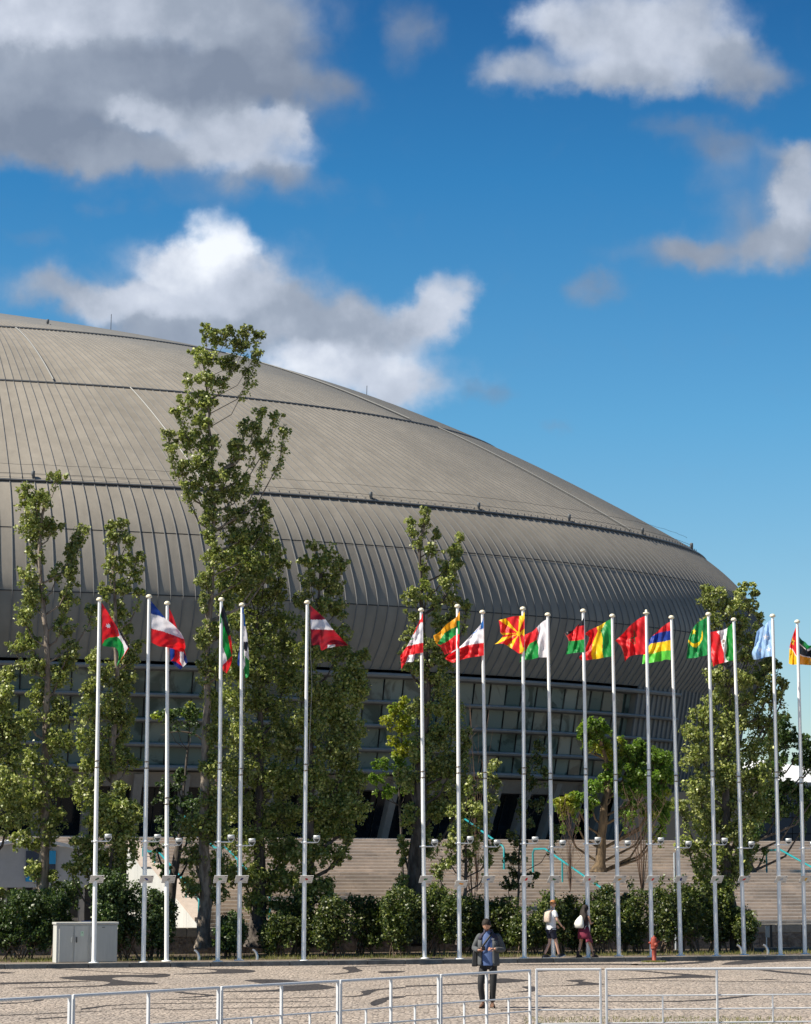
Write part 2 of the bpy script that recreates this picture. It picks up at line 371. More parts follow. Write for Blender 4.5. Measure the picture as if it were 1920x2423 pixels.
GRASS = leafmat('grass_blade', (.10, .12, .03), (.17, .17, .05), (.30, .26, .11), tr=.3)

# ---------------------------------------------------------------- ground
def structure(o, kind='structure'): o['kind'] = kind; return o
g = MB(); S_ = 2500
g.add([(-S_, -S_, 0), (S_, -S_, 0), (S_, S_, 0), (-S_, S_, 0)], [(0, 1, 2, 3)])
structure(g.build('plaza', paving_mat()))
# wave inlay of black setts, lying 4 mm above the paving
def strip(x0, y0, k, pts): return [(x0+x*k, y0+y*k) for x, y in pts]
BAS = setts_black()
wv = MB()
KS = 960/1708
def wpoly(pts, side=0):
    q = [gnd(x*KS+960*side, 2240+y*KS, .004) for x, y in pts]
    # smooth closed outline
    n = len(q); out = []
    for i in range(n):
        p0, p1, p2, p3 = q[i-1], q[i], q[(i+1) % n], q[(i+2) % n]
        for f in (0, .25, .5, .75):
            out.append(.5*(2*p1+(p2-p0)*f+(2*p0-5*p1+4*p2-p3)*f*f+(3*p1-p0-3*p2+p3)*f**3))
    bm = bmesh.new(); vs = [bm.verts.new(v) for v in out]
    es = [bm.edges.new((vs[i], vs[(i+1) % len(vs)])) for i in range(len(vs))]
    r = bmesh.ops.triangle_fill(bm, use_beauty=True, use_dissolve=False, edges=es, normal=(0, 0, 1))
    bm.verts.ensure_lookup_table(); bm.verts.index_update()
    fs = []
    for f in bm.faces:
        ids = [v.index for v in f.verts]
        if f.normal.z < 0: ids = ids[::-1]
        fs.append(ids)
    wv.add([v.co.copy() for v in bm.verts], fs); bm.free()
def wrib(pts, side=0):
    up = []; lo = []
    xs = [p[0] for p in pts]
    for x in np.linspace(xs[0], xs[-1], max(3, int((xs[-1]-xs[0])/12))):
        a = np.interp(x, xs, [p[1] for p in pts]); b = np.interp(x, xs, [p[2] for p in pts])
        up.append(gnd(x*KS+960*side, 2240+a*KS, .004)); lo.append(gnd(x*KS+960*side, 2240+b*KS, .004))
    wv.grid([lo, up])
wpoly([(248, 131), (340, 124), (470, 120), (620, 119), (700, 115), (718, 120), (700, 128), (640, 131), (560, 128), (490, 130), (472, 136), (500, 142), (560, 148), (640, 152), (668, 157), (640, 160), (560, 162), (470, 165), (420, 166), (440, 160), (465, 152), (430, 146), (370, 143), (300, 139)])
wpoly([(725, 80), (765, 80), (775, 86), (840, 92), (920, 95), (980, 95), (1050, 98), (1076, 103), (1060, 109), (980, 113), (880, 115), (735, 117.5), (800, 113), (880, 109), (915, 103), (880, 97), (820, 93), (760, 89)])
wpoly([(680, 180), (740, 177), (760, 188), (800, 195), (850, 199), (910, 205), (870, 211), (800, 215), (750, 216), (800, 211), (865, 207), (840, 203), (780, 199), (720, 190)])
wpoly([(1030, 143), (1100, 138), (1200, 140), (1290, 150), (1380, 165), (1412, 172), (1370, 180), (1280, 186), (1200, 189), (1100, 190.5), (940, 191), (860, 193), (950, 188), (1090, 185), (1170, 180), (1175, 170), (1110, 158), (1060, 148)])
wpoly([(0, 239), (90, 235), (140, 230), (150, 214), (185, 212), (180, 226), (130, 234), (60, 240), (0, 242)])
wpoly([(1370, 116), (1440, 112), (1470, 103), (1440, 90), (1490, 84), (1510, 95), (1527, 101), (1500, 108), (1440, 115), (1420, 118)])
wpoly([(1590, 106), (1640, 103), (1700, 104), (1700, 108), (1650, 112), (1610, 112)])
wpoly([(1440, 211), (1500, 207), (1530, 200), (1520, 190), (1560, 182), (1640, 175), (1700, 171), (1700, 175), (1600, 183), (1565, 195), (1555, 203), (1500, 211), (1440, 213)])
wpoly([(1560, 238), (1590, 222), (1640, 212), (1700, 209), (1704, 213), (1640, 222), (1620, 235), (1575, 250)])
for r in ([(0, 152, 160), (120, 149, 157), (250, 147, 152), (380, 145, 147)], [(60, 174, 176), (200, 171, 175), (320, 168, 172), (430, 163, 168)], [(220, 91, 93), (400, 102, 104), (560, 111, 113), (700, 115, 117)],
          [(150, 303, 307), (250, 297, 301), (310, 293, 297)], [(0, 289, 291.5), (150, 283, 285.5), (300, 276, 278), (430, 271, 272.5)], [(340, 262, 267), (400, 253, 260), (450, 247, 250), (600, 240, 242), (900, 236, 238), (1300, 231, 233)],
          [(690, 266, 268), (1000, 258, 260), (1400, 252, 254)], [(1495, 84, 86), (1600, 80, 82), (1708, 78, 80)], [(1290, 150, 152), (1450, 146, 149), (1540, 138, 145), (1590, 133, 140)], [(0, 106, 114), (40, 108, 113), (65, 110.5, 111.5)],
          [(680, 222, 224), (1100, 219, 221), (1440, 211, 213)], [(470, 262, 264), (700, 258, 260)]): wrib(r)
wpoly([(400, 134), (470, 138), (522, 142), (480, 149), (400, 154), (330, 156), (330, 148)], 1)
wpoly([(490, 170), (540, 168), (545, 185), (530, 190), (440, 194), (500, 187), (515, 180)], 1)
wpoly([(675, 143), (720, 140), (760, 139.5), (745, 146), (780, 151), (838, 159), (800, 162), (740, 164), (660, 165.5), (720, 159), (727, 151), (700, 148)], 1)
wpoly([(960, 74), (1060, 72), (1200, 66), (1240, 60), (1210, 50), (1270, 52), (1300, 62), (1250, 70), (1150, 76), (1050, 79), (960, 79)], 1)
wpoly([(1335, 73), (1380, 63), (1450, 58), (1560, 57), (1708, 58), (1708, 61), (1600, 63), (1500, 68), (1430, 75), (1345, 77)], 1)
wpoly([(850, 96), (1000, 102), (1120, 112), (1180, 115), (1300, 125), (1300, 131), (1200, 132), (1080, 135), (960, 138), (900, 137), (1050, 130), (1130, 124), (1165, 120), (1110, 116), (1000, 106), (880, 100)], 1)
wpoly([(1400, 90), (1480, 91), (1560, 92), (1535, 98), (1600, 106), (1708, 116), (1708, 121), (1580, 111), (1500, 101)], 1)
for r in ([(60, 76, 78), (130, 70, 75), (200, 66, 71), (290, 66, 72)], [(0, 165, 170), (150, 160, 165), (330, 150, 156)], [(410, 77, 78.5), (550, 75, 79), (700, 73, 78), (850, 72, 77), (980, 73, 79)],
          [(560, 166, 167.5), (700, 164, 165.5)], [(1470, 138, 139), (1530, 137, 140.5), (1580, 141, 142)], [(840, 138, 139.5), (1000, 143, 144.5), (1290, 145, 146.5), (1708, 150, 151.5)],
          [(740, 230, 232), (1000, 231, 233.5), (1150, 229, 233), (1300, 221, 226), (1400, 210, 216), (1500, 200, 204), (1708, 196, 198)], [(0, 205, 207), (150, 201, 203), (300, 199, 200.5)],
          [(150, 235, 237), (420, 232, 233.5), (740, 231, 232.5)], [(400, 266, 269), (600, 263, 267), (790, 259, 261)], [(545, 104, 108), (600, 98, 104), (700, 96, 98), (850, 95, 97)], [(275, 123, 125), (330, 121, 127)]): wrib(r, 1)
structure(wv.build('wave_paving', BAS))
def uvbox(mb, u0, u1, v0, v1, z0, z1, m=None):
    mb.hexa([P(u0, v0, z0), P(u1, v0, z0), P(u1, v1, z0), P(u0, v1, z0), P(u0, v0, z1), P(u1, v0, z1), P(u1, v1, z1), P(u0, v1, z1)], m)
kb = MB()
u = -60.
while u < 60:
    uvbox(kb, u+.006, u+1.19, 0, .24, -.05, .135+random.uniform(-.004, .004)); u += 1.2
structure(kb.build('kerb', mat('kerb_stone', (.115, .12, .12), .75, var=.35, vscale=3, bump=.5, bscale=30, island=.2), bevel=.008))
sw = MB(); uvbox(sw, -60, 60, .245, 1.75, -.05, .125)
structure(sw.build('sidewalk', mat('brown_setts', (.21, .17, .135), .9, var=.35, vscale=7, bump=.9, bscale=16)))
be = MB(); uvbox(be, -60, 60, 1.755, 9.05, -.05, .10)
structure(be.build('planting_bed', mat('bed_soil', (.085, .06, .04), .95, var=.4, vscale=2.5, bump=1, bscale=6)))
# grass tufts in the bed
def blades(n, pos, hgt, wid, lean=.5):
    p = pos; a = rng.uniform(0, 2*pi, n); l = rng.uniform(0, lean, n)*hgt; b = rng.uniform(0, 2*pi, n)
    d = np.stack([np.cos(a), np.sin(a), np.zeros(n)], 1)*(wid/2)[:, None]
    top = p+np.stack([np.cos(b)*l, np.sin(b)*l, hgt], 1)
    V = np.stack([p-d, p+d, top], 1).reshape(-1, 3)
    return V
def tri_mesh(name, V, mt, k=3, parent=None, loc=None):
    me = bpy.data.meshes.new(name); n = len(V)//k
    if loc is not None: V = V-np.array(loc)
    me.vertices.add(len(V)); me.vertices.foreach_set('co', V.astype(np.float32).ravel())
    me.loops.add(n*k); me.loops.foreach_set('vertex_index', np.arange(n*k, dtype=np.int32))
    me.polygons.add(n); me.polygons.foreach_set('loop_start', np.arange(0, n*k, k, dtype=np.int32))
    me.polygons.foreach_set('loop_total', np.full(n, k, dtype=np.int32))
    me.update(calc_edges=True); me.validate(); me.materials.append(mt)
    o = bpy.data.objects.new(name, me); COL.objects.link(o)
    if loc is not None: o.location = loc
    if parent is not None:
        o.parent = parent; o.location = Vector(loc if loc is not None else (0, 0, 0))-TREE_LOC[parent.name]
    return o
n = 26000
uu = rng.uniform(-16, 22, n); vv = 1.9+rng.beta(1.1, 2.2, n)*7.0
cl = np.sin(uu*1.7)+np.sin(uu*4.3+vv*2.1)+np.sin(vv*5+uu)*.7; keep = cl > rng.uniform(-2.2, 1.6, n)
uu, vv = uu[keep], vv[keep]; n = len(uu)
pp = np.stack([uu*CU-vv*SU, OY+uu*SU+vv*CU, np.full(n, .09)], 1)
o = tri_mesh('grass', blades(n, pp, rng.uniform(.03, .13, n)*np.where(rng.random(n) < .06, 1.9, 1), rng.uniform(.012, .03, n)), GRASS)
tag(o, 'patchy yellowing grass along the back of the kerb', 'grass', kind='stuff')
n = 900; a = rng.uniform(0, 2*pi, n); r_ = .3*np.sqrt(rng.random(n)); c0 = gnd(1548, 2277)
pp = np.stack([c0.x+r_*np.cos(a)*1.3, c0.y+r_*np.sin(a), np.full(n, 0.)], 1)
n2 = 2600; q0 = [gnd(rng.uniform(1240, 1900), rng.uniform(2408, 2440)) for _ in range(n2)]
pp = np.concatenate([pp, np.array([[q.x, q.y, 0] for q in q0])]); n = len(pp)
tag(tri_mesh('weeds', blades(n, pp, rng.uniform(.02, .07, n), rng.uniform(.008, .015, n), .9), GRASS), 'dry weeds growing between the paving setts', 'weeds', kind='stuff')

# ---------------------------------------------------------------- retaining wall
wt = thing('block_wall', 'low rough stone block wall with smooth capstones in front of the stairs', 'wall', P(5, 9.1))
WB = wall_blocks()
b = MB()
for row in range(3):
    u = -22+.22*row
    while u < 45:
        w_ = random.uniform(.38, .46); dv = random.uniform(0, .045)
        uvbox(b, u+.004, u+w_-.004, 9.1-dv, 9.4, .05+row*.2, .05+row*.2+.196); u += w_
b.build('block_course', WB, wt, loc=P(5, 9.1))
b = MB(); u = -22
while u < 45:
    uvbox(b, u+.005, u+1.02, 9.04, 9.45, .652, .95); u += 1.03
b.build('capstone', mat('capstone_concrete', (.27, .24, .20), .85, var=.2, vscale=3, bump=.4, bscale=20, island=.1), wt, loc=P(5, 9.1), bevel=.012)

# ---------------------------------------------------------------- stairs and podium
UL = -3.7; NS = 26; RI = (4.12-.95)/NS; TR = .44
st = thing('stairs', 'wide pale stone stairs rising from the block wall to the arena', 'stairs', P(10, 9.5))
prof = []; v = 9.5; z = .95
steps = []
for i in range(NS):
    if i == 15: v += 1.6
    steps.append((v, z+RI*(i+1))); v += TR
VT = v; zt = 4.12
sm = MB(); nm = MB()
for i, (v0, z1) in enumerate(steps):
    v1 = (steps[i+1][0] if i+1 < NS else VT)
    ul = UL if i < NS-4 else -40
    u = ul
    while u < 46:
        w_ = random.uniform(.9, 1.5); u1 = min(u+w_, 46)
        sm.hexa([P(u+.003, v0, z1-RI-.06), P(u1-.003, v0, z1-RI-.06), P(u1-.003, v1+.1, z1-RI-.06), P(u+.003, v1+.1, z1-RI-.06), P(u+.003, v0, z1), P(u1-.003, v0, z1), P(u1-.003, v1+.1, z1-.006), P(u+.003, v1+.1, z1-.006)]); u = u1
    uvbox(nm, ul, 46, v0-.015, v0+.06, z1-.012, z1+.016)
sm.build('step', STEP, st, loc=P(10, 9.5)); nm.build('nosing', NOSE, st, loc=P(10, 9.5))
# side wall of the stairs (left), with coping
b = MB(); cp = MB()
def sprof(v): # height of the stair line at v
    if v < steps[0][0]: return .95
    k = [z for (vv_, z) in steps if vv_ <= v]; return k[-1]
vs_ = [9.5, steps[14][0]+TR, steps[15][0], VT-2.2]
zs_ = [1.15, 1.15+15*RI, 1.15+15*RI, 1.15+(NS-4)*RI]
for i in range(3):
    b.hexa([P(UL-.35, vs_[i], .0), P(UL-.03, vs_[i], .0), P(UL-.03, vs_[i+1], .0), P(UL-.35, vs_[i+1], .0), P(UL-.35, vs_[i], zs_[i]), P(UL-.03, vs_[i], zs_[i]), P(UL-.03, vs_[i+1], zs_[i+1]), P(UL-.35, vs_[i+1], zs_[i+1])])
    cp.hexa([P(UL-.42, vs_[i], zs_[i]), P(UL+.12, vs_[i], zs_[i]), P(UL+.12, vs_[i+1], zs_[i+1]), P(UL-.42, vs_[i+1], zs_[i+1]), P(UL-.42, vs_[i], zs_[i]+.13), P(UL+.12, vs_[i], zs_[i]+.13), P(UL+.12, vs_[i+1], zs_[i+1]+.13), P(UL-.42, vs_[i+1], zs_[i+1]+.13)])
for vj in np.arange(10.9, 20, 1.9): uvbox(b, UL-.355, UL-.348, vj, vj+.02, 0, 1.15+(vj-9.5)*.21, BLACKM)
sidew = b.build('side_wall', CONC, st, loc=P(10, 9.5)); sidew.data.materials[0] = CONC
cp.build('coping', COPE, st, loc=P(10, 9.5))
g = MB(); uvbox(g, -75, 90, VT, 260, 0, 4.115); structure(g.build('podium', PODIUM))
# handrails
def handrail(pts, r, label, posts):
    t = thing('handrail', label, 'handrail', pts[0], 'turquoise handrails on the stairs')
    m = MB(); m.tube(pts, r, n=8); m.build('rail', TURQ, t, loc=pts[0])
    for p, q in posts:
        m = MB(); m.tube([p, q], .032, n=8); m.build('post', TURQ, t, loc=pts[0])
def stairrail(uR, v0, v1, label, off=.9, loop=True):
    def zz(v):
        if v < 9.5: return .95
        for i in range(NS-1, -1, -1):
            if steps[i][0] <= v: return steps[i][1]
        return .95
    s0 = [(uR, v, zz(v)) for v in (v0, v1)]
    n = 12; pts = []
    for i in range(n+1):
        v = v0+(v1-v0)*i/n
        pts.append(P(uR, v, zz(v)+off))
    # smooth
    za = pts[0].z; zb = pts[-1].z; mid = steps[14][0]+TR; 
    pl = [P(uR, v0, zz(v0)), P(uR, v0, zz(v0)+off-.12), P(uR, v0+.12, zz(v0)+off)]
    brk = [v for v in (mid, steps[15][0]) if v0 < v < v1]
    pl += [P(uR, v, zz(v-.01)+off) for v in brk]
    pl += [P(uR, v1-.15, zz(v1)+off), P(uR, v1, zz(v1)+off-.15), P(uR, v1, zz(v1))]
    posts = []
    for v in np.arange(v0+1.8, v1-1, 2.4): 
        vs2 = [v0]+brk+[v1]; hs = [zz(v0)+off]+[zz(b_-.01)+off for b_ in brk]+[zz(v1)+off]
        posts.append((P(uR, v, zz(v)), P(uR, v, float(np.interp(v, vs2, hs)))))
    handrail(pl, .04, label, posts)
def u_at(px, py, z):  # u, v of the pixel at height z
    d = pdir(px, py); t = (z-H)/d.z; return uv_of(Vector((d.x*t, d.y*t, 0)))
VL = steps[15][0]; UA = uv_of(hitv(430, 1984, VT+.3))[0]; UB = uv_of(hitv(1092, 1984, VT+.3))[0]; UC = uv_of(hitv(1262, 2051, VL-.4))[0]; UD = uv_of(hitv(1815, 2051, VL-.4))[0]
stairrail(UL-.15, 10.0, 18.5, 'turquoise handrail on top of the white stair side wall', .75)
stairrail(UA, 10.2, VT+.3, 'turquoise handrail running down the stairs behind the fourth to sixth flagpoles')
stairrail(UB, VL+.4, VT+.3, 'turquoise handrail on the upper flight behind the small sparse tree')
stairrail(UC, 10.2, VL-.4, 'turquoise handrail on the lower flight above the two walkers')
stairrail(UD, 10.2, VL-.4, 'turquoise handrail on the stairs near the right edge')

# kiosk in the gap left of the stairs
k = thing('entrance_kiosk', 'white ticket kiosk with arched fascia behind the dark trees', 'kiosk', P(-10, 13))
KF = MB(); pts = []
kL, kR = hitv(-60, 2050, 14).x, 0
u0, u1 = uv_of(hitv(-80, 2050, 14))[0], uv_of(hitv(215, 2050, 14))[0]
N_ = 20; tp = []; bt = []
for i in range(N_+1):
    f = i/N_; uq = u0+(u1-u0)*f; zt_ = 3.35+.42*sin(pi*min(1, max(0, f)))
    tp.append((uq, zt_))
fr = [[P(uq, 14, 2.25) for uq, _ in tp], [P(uq, 14, zq) for uq, zq in tp], [P(uq, 14.4, zq) for uq, zq in tp], [P(uq, 14.4, 2.25) for uq, _ in tp]]
KF.grid(fr, smooth=False)
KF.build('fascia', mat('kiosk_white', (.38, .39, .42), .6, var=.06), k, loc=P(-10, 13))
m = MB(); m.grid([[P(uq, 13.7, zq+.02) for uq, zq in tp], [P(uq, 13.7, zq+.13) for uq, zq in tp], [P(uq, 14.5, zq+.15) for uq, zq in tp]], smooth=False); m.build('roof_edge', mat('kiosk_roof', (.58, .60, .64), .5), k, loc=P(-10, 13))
m = MB(); uvbox(m, u0, u1, 15.2, 20, 0, 2.4); m.build('back_wall', BLACKM, k, loc=P(-10, 13))
for i in range(8):
    uq = u0+(u1-u0)*(i+.5)/8; m = MB(); uvbox(m, uq-.09, uq+.09, 14.1, 14.3, 0, 2.25); m.build('pillar', mat('kiosk_frame', (.34, .32, .30), .6), k, loc=P(-10, 13))
m = MB(); uvbox(m, u0, u1, 14.95, 15.05, 1.1, 1.2); uvbox(m, u0, u1, 14.95, 15.05, .3, .4); m.build('door_rail', mat('kiosk_frame'), k, loc=P(-10, 13))
m = MB()
pa, pb = hitv(62, 2010, 13.95), hitv(132, 2010, 13.95); ua, ub = uv_of(pa)[0], uv_of(pb)[0]
uvbox(m, ua, ub, 13.93, 13.97, 2.45, 3.5); m.build('sign_panel', mat('sign_dark', (.035, .05, .09), .4), k, loc=P(-10, 13))
m = MB(); uvbox(m, ua+.72*(ub-ua), ub, 13.90, 13.925, 3.05, 3.5); m.build('sign_patch', mat('sign_blue', (.02, .30, .62), .4), k, loc=P(-10, 13)); m = MB(); uvbox(m, ua, ua+.35*(ub-ua), 13.90, 13.925, 2.45, 2.66); m.build('sign_patch', mat('sign_blue', (.02, .30, .62), .4), k, loc=P(-10, 13))
# blue recycling lid behind the cabinet
pc = hitv(212, 2180, 4.2)
t = thing('waste_bin', 'dark waste bin with bright blue lid behind the grey cabinet', 'waste bin', (pc.x, pc.y, .1))
m = MB(); m.box((pc.x, pc.y, .62), (.5, .5, 1.05)); m.build('bin_body', BLACKM, t, loc=(pc.x, pc.y, .1), bevel=.03)
m = MB(); m.hexa([Vector((pc.x+a*.28, pc.y+b_*.28, 1.15)) for a, b_ in ((-1, -1), (1, -1), (1, 1), (-1, 1))]+[Vector((pc.x+a*.22, pc.y+b_*.2, 1.27)) for a, b_ in ((-1, -1), (1, -1), (1, 1), (-1, 1))]); m.build('lid', mat('bin_blue', (.01, .15, .42), .35), t, loc=(pc.x, pc.y, .1), bevel=.02)

exec_parts = []
# ---------------------------------------------------------------- arena
AC = Vector((-30.67, 163.82, 0)); AA, AB, AP, AE = 57.43, 35.89, .2325, 2/2.0582
RR = [.9641, 1, .9719, .9189, .6642, .3894, 0.0]; ZZ = [14.489, 18.007, 21.595, 24.447, 31.863, 37.309, 41.606]
def ell2(t, r, z, off=0.):
    c, s = cos(t), sin(t)
    a = AA*r*math.copysign(abs(c)**AE, c); b_ = AB*r*math.copysign(abs(s)**AE, s)
    if off:
        n = Vector((c/AA, s/AB, 0)).normalized(); a += n.x*off; b_ += n.y*off
    return Vector((AC.x+a*cos(AP)-b_*sin(AP), AC.y+a*sin(AP)+b_*cos(AP), z))
def catm(a, k, f):
    p0 = a[max(k-1, 0)]; p1 = a[k]; p2 = a[k+1]; p3 = a[min(k+2, len(a)-1)]
    return .5*(2*p1+(p2-p0)*f+(2*p0-5*p1+4*p2-p3)*f*f+(3*p1-p0-3*p2+p3)*f**3)
def prof_s(s): # s in 0..6 along the rings E W B L1 L2 L3 apex
    k = min(int(s), 5); f = s-k
    if k == 0: return RR[0]+(RR[1]-RR[0])*f+.006*sin(pi*f), ZZ[0]+(ZZ[1]-ZZ[0])*f
    if k == 1: 
        return RR[1]+(RR[2]-RR[1])*f**1.5, ZZ[1]+(ZZ[2]-ZZ[1])*f
    if k == 2:
        return RR[2]+(RR[3]-RR[2])*(f*.62+f*f*.38), ZZ[2]+(ZZ[3]-ZZ[2])*f
    return catm(RR, k, f), catm(ZZ, k, f)
def px_of(p):
    fw = p.y*CT+(p.z-H)*ST; up = -p.y*ST+(p.z-H)*CT
    return 960+F*p.x/fw, 1211.5-F*up/fw
def tfind(px, r, z, lo=-pi*.8, hi=-.05):
    for _ in range(50):
        m_ = (lo+hi)/2
        if px_of(ell2(m_, r, z))[0] < px: lo = m_
        else: hi = m_
    return lo
def rfac(z): return float(np.interp(z, [4.2, 8.68, 14.489], [.918, .945, .9641]))
ar = thing('arena', 'huge saucer-shaped arena with seamed grey zinc roof and green glass band', 'arena', AC)
DT = .0121; NT = 0
T0, T1 = -2.75, .75
ts = np.arange(T0, T1, DT)
def band(name, svals, lift=0., out=0., seam=(.07, .10), full=True, flat=None):
    mb = MB(); ringf = []
    for s in svals:
        r, z = prof_s(s) if flat is None else flat(s)
        ringf.append((r, z))
    def pt(t, i, h=0.):
        r, z = ringf[i]; return ell2(t, r, z+lift, out)
    n = len(ringf)
    # outward/up normals of the profile
    for j in range(len(ts)-1):
        col = [[pt(ts[j], i), pt(ts[j+1], i)] for i in range(n)]
        mb.grid(col, ZINC, True, flip=True)
        # standing seam
        a = ts[j]; w = seam[0]/2/AB
        Lp = []; Rp = []; Lh = []; Rh = []
        for i in range(n):
            i0, i1 = max(i-1, 0), min(i+1, n-1)
            d = (pt(a, i1)-pt(a, i0)).normalized(); tn = (pt(a+.001, i)-pt(a-.001, i)).normalized()
            nn = tn.cross(d).normalized(); c0 = pt(a, i)
            Lp.append(c0-tn*seam[0]/2-nn*.02); Rp.append(c0+tn*seam[0]/2-nn*.02); Lh.append(c0-tn*seam[0]*.35+nn*seam[1]); Rh.append(c0+tn*seam[0]*.35+nn*seam[1])
        mb.grid([Lp, Lh, Rh, Rp], SEAM, False)
    # far side, coarse
    tt = np.linspace(T1-DT, T0+2*pi, 40)
    mb.grid([[pt(t, i) for t in tt] for i in range(n)], ZINC, True, flip=True)
    return mb.build(name, ZINC, ar, loc=AC)
bulge = band('bulging_wall', list(np.linspace(0, 1, 6))+list(np.linspace(1, 3, 22))[1:], seam=(.045, .06))
r1 = band('roof_band', np.linspace(3, 4, 15), lift=.12, out=.06, seam=(.04, .045))
r2 = band('roof_band', np.linspace(4, 5, 11), lift=.21, out=.06, seam=(.04, .045))
r3 = band('roof_band', np.linspace(5, 6, 9), lift=.30, out=.06, seam=(.04, .045))
# eave lips below each roof band, shade of the gap put into their colour
TT = np.linspace(T0, T1, 240)
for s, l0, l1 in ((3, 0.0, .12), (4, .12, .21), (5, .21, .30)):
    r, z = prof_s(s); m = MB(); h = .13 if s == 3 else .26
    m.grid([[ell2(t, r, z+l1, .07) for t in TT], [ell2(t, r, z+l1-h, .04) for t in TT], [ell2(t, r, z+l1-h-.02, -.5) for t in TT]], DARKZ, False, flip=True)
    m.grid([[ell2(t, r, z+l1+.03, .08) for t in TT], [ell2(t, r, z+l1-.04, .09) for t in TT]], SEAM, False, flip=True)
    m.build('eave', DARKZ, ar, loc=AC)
# horizontal joints of the bulging wall
for s in (1, 2):
    r, z = prof_s(s); m = MB()
    m.grid([[ell2(t, r, z+.03, .03) for t in TT], [ell2(t, r, z-.03, .03) for t in TT]], DARKZ, False, flip=True); m.build('joint_line', DARKZ, ar, loc=AC)
# hip ribs
def hip(t, s0, s1, lift):
    m = MB(); m.tube([ell2(t, *prof_s(s)[:1], prof_s(s)[1]+lift+.08, .14) for s in np.linspace(s0, s1, 12)], .045, n=6); m.build('hip_rib', mat('light_zinc', (.27, .27, .26), .5, .1), ar, loc=AC)
hip(tfind(127, RR[4], ZZ[4]), 4.02, 4.98, .21); hip(tfind(307, RR[4], ZZ[4]), 3.02, 4, .12)
hip(tfind(1497, RR[3], ZZ[3]), 3.02, 4, .12); hip(tfind(975, RR[4], ZZ[4]), 4.02, 4.98, .21)
# lower shell right of the windows
tW = lambda z: tfind(1520-(14.3-z)*8.0, rfac(z), z)
zs2 = [14.489, 12.6, 11.25, 9.9, 8.68]
m = MB()
k0 = int(math.floor((min(tW(14.4), tfind(1500, rfac(10), 10))-T0)/DT))
zl = [14.489, 11.5, 8.5, 6.3, 4.1]
for j in range(k0, len(ts)-1):
    m.grid([[ell2(ts[j], rfac(z), z), ell2(ts[j+1], rfac(z), z)] for z in zl], ZINC, True)
    L_ = []; R_ = []; L2_ = []; R2_ = []
    for z in zl:
        c0 = ell2(ts[j], rfac(z), z); c1 = ell2(ts[j], rfac(z), z, .13); tn = (ell2(ts[j]+.001, rfac(z), z)-c0).normalized()
        L_.append(c0-tn*.045); R_.append(c0+tn*.045); L2_.append(c1-tn*.03); R2_.append(c1+tn*.03)
    m.grid([L_, L2_, R2_, R_], SEAM, False)
kb0 = int(math.floor((tfind(1446, rfac(6), 6)-T0)/DT))
for j in range(kb0, k0):
    m.grid([[ell2(ts[j], rfac(z), z), ell2(ts[j+1], rfac(z), z)] for z in (8.5, 6.3, 4.1)], ZINC, True)
    L_ = []; R_ = []
    for z in (8.5, 4.1):
        c1 = ell2(ts[j], rfac(z), z, .12); tn = (ell2(ts[j]+.001, rfac(z), z)-ell2(ts[j], rfac(z), z)).normalized(); L_.append(c1-tn*.04); R_.append(c1+tn*.04)
    m.grid([L_, R_], SEAM, False)
tt = np.linspace(T1-DT, T0+2*pi, 40); m.grid([[ell2(t, rfac(z), z) for t in tt] for z in zl], ZINC, True)
m.build('lower_wall', ZINC, ar, loc=AC)
# window rows and fins
fz = [14.15, 12.62, 11.26, 9.91, 8.66]; fend = [1602, 1594, 1586, 1579, 1594]
TG0 = T0
for i in range(4):
    za, zb = fz[i+1]+.14, fz[i]-.12; te = T0+k0*DT
    wr = MB(); mu = MB(); j = 0; t = T0
    while t < te-.001:
        t2 = min(t+2*DT, te); g_ = .0007
        jit = random.uniform(-.03, .03)
        wr.add([ell2(t+g_, rfac(za), za, -.45+jit), ell2(t2-g_, rfac(za), za, -.45+jit), ell2(t2-g_, rfac(zb), zb, -.45-jit), ell2(t+g_, rfac(zb), zb, -.45-jit)], [(0, 1, 2, 3)], GLASS)
        c0, c1 = ell2(t, rfac(za), za, -.38), ell2(t, rfac(zb), zb, -.38)
        wr.tube([c0, c1], .022, BLACKM, n=4, caps=False); t = t2
    wr.add([ell2(te, rfac(za), za-.2, -.8), ell2(te, rfac(za), za-.2, .01), ell2(te, rfac(zb), zb+.2, .01), ell2(te, rfac(zb), zb+.2, -.8)], [(0, 1, 2, 3)], ZINC)
    wr.build('window_row', GLASS, ar, loc=AC)
for i, z in enumerate(fz):
    te = tfind(fend[i], rfac(z), z); tt = np.linspace(T0, te, 160); m = MB(); h = .125 if i in (1, 2, 3) else .16; o_ = .42
    rw = [(-.6, h*.6), (o_*.4, h), (o_*.85, h*.7), (o_, 0.), (o_*.8, -h*.7), (-.6, -h)]
    m.grid([[ell2(t, rfac(z), z+dz, of-(0 if t < te-.02 else .0)) for t in tt] for of, dz in rw], FINM, False)
    m.add([ell2(te, rfac(z), z+dz, of) for of, dz in rw], [tuple(range(len(rw)))])
    m.build('sunshade_fin' if i < 4 else 'sill_beam', FINM, ar, loc=AC)
m = MB(); te = T0+kb0*DT; tt = np.linspace(T0, te, 160)
m.grid([[ell2(t, rfac(8.4), 8.45, -.3) for t in tt], [ell2(t, rfac(7.7), 7.65, -.5) for t in tt], [ell2(t, rfac(7.7), 7.62, -2.2) for t in tt]], SOFF, False, flip=True); m.build('soffit_band', SOFF, ar, loc=AC)
m = MB(); t = T0; mu = MB()
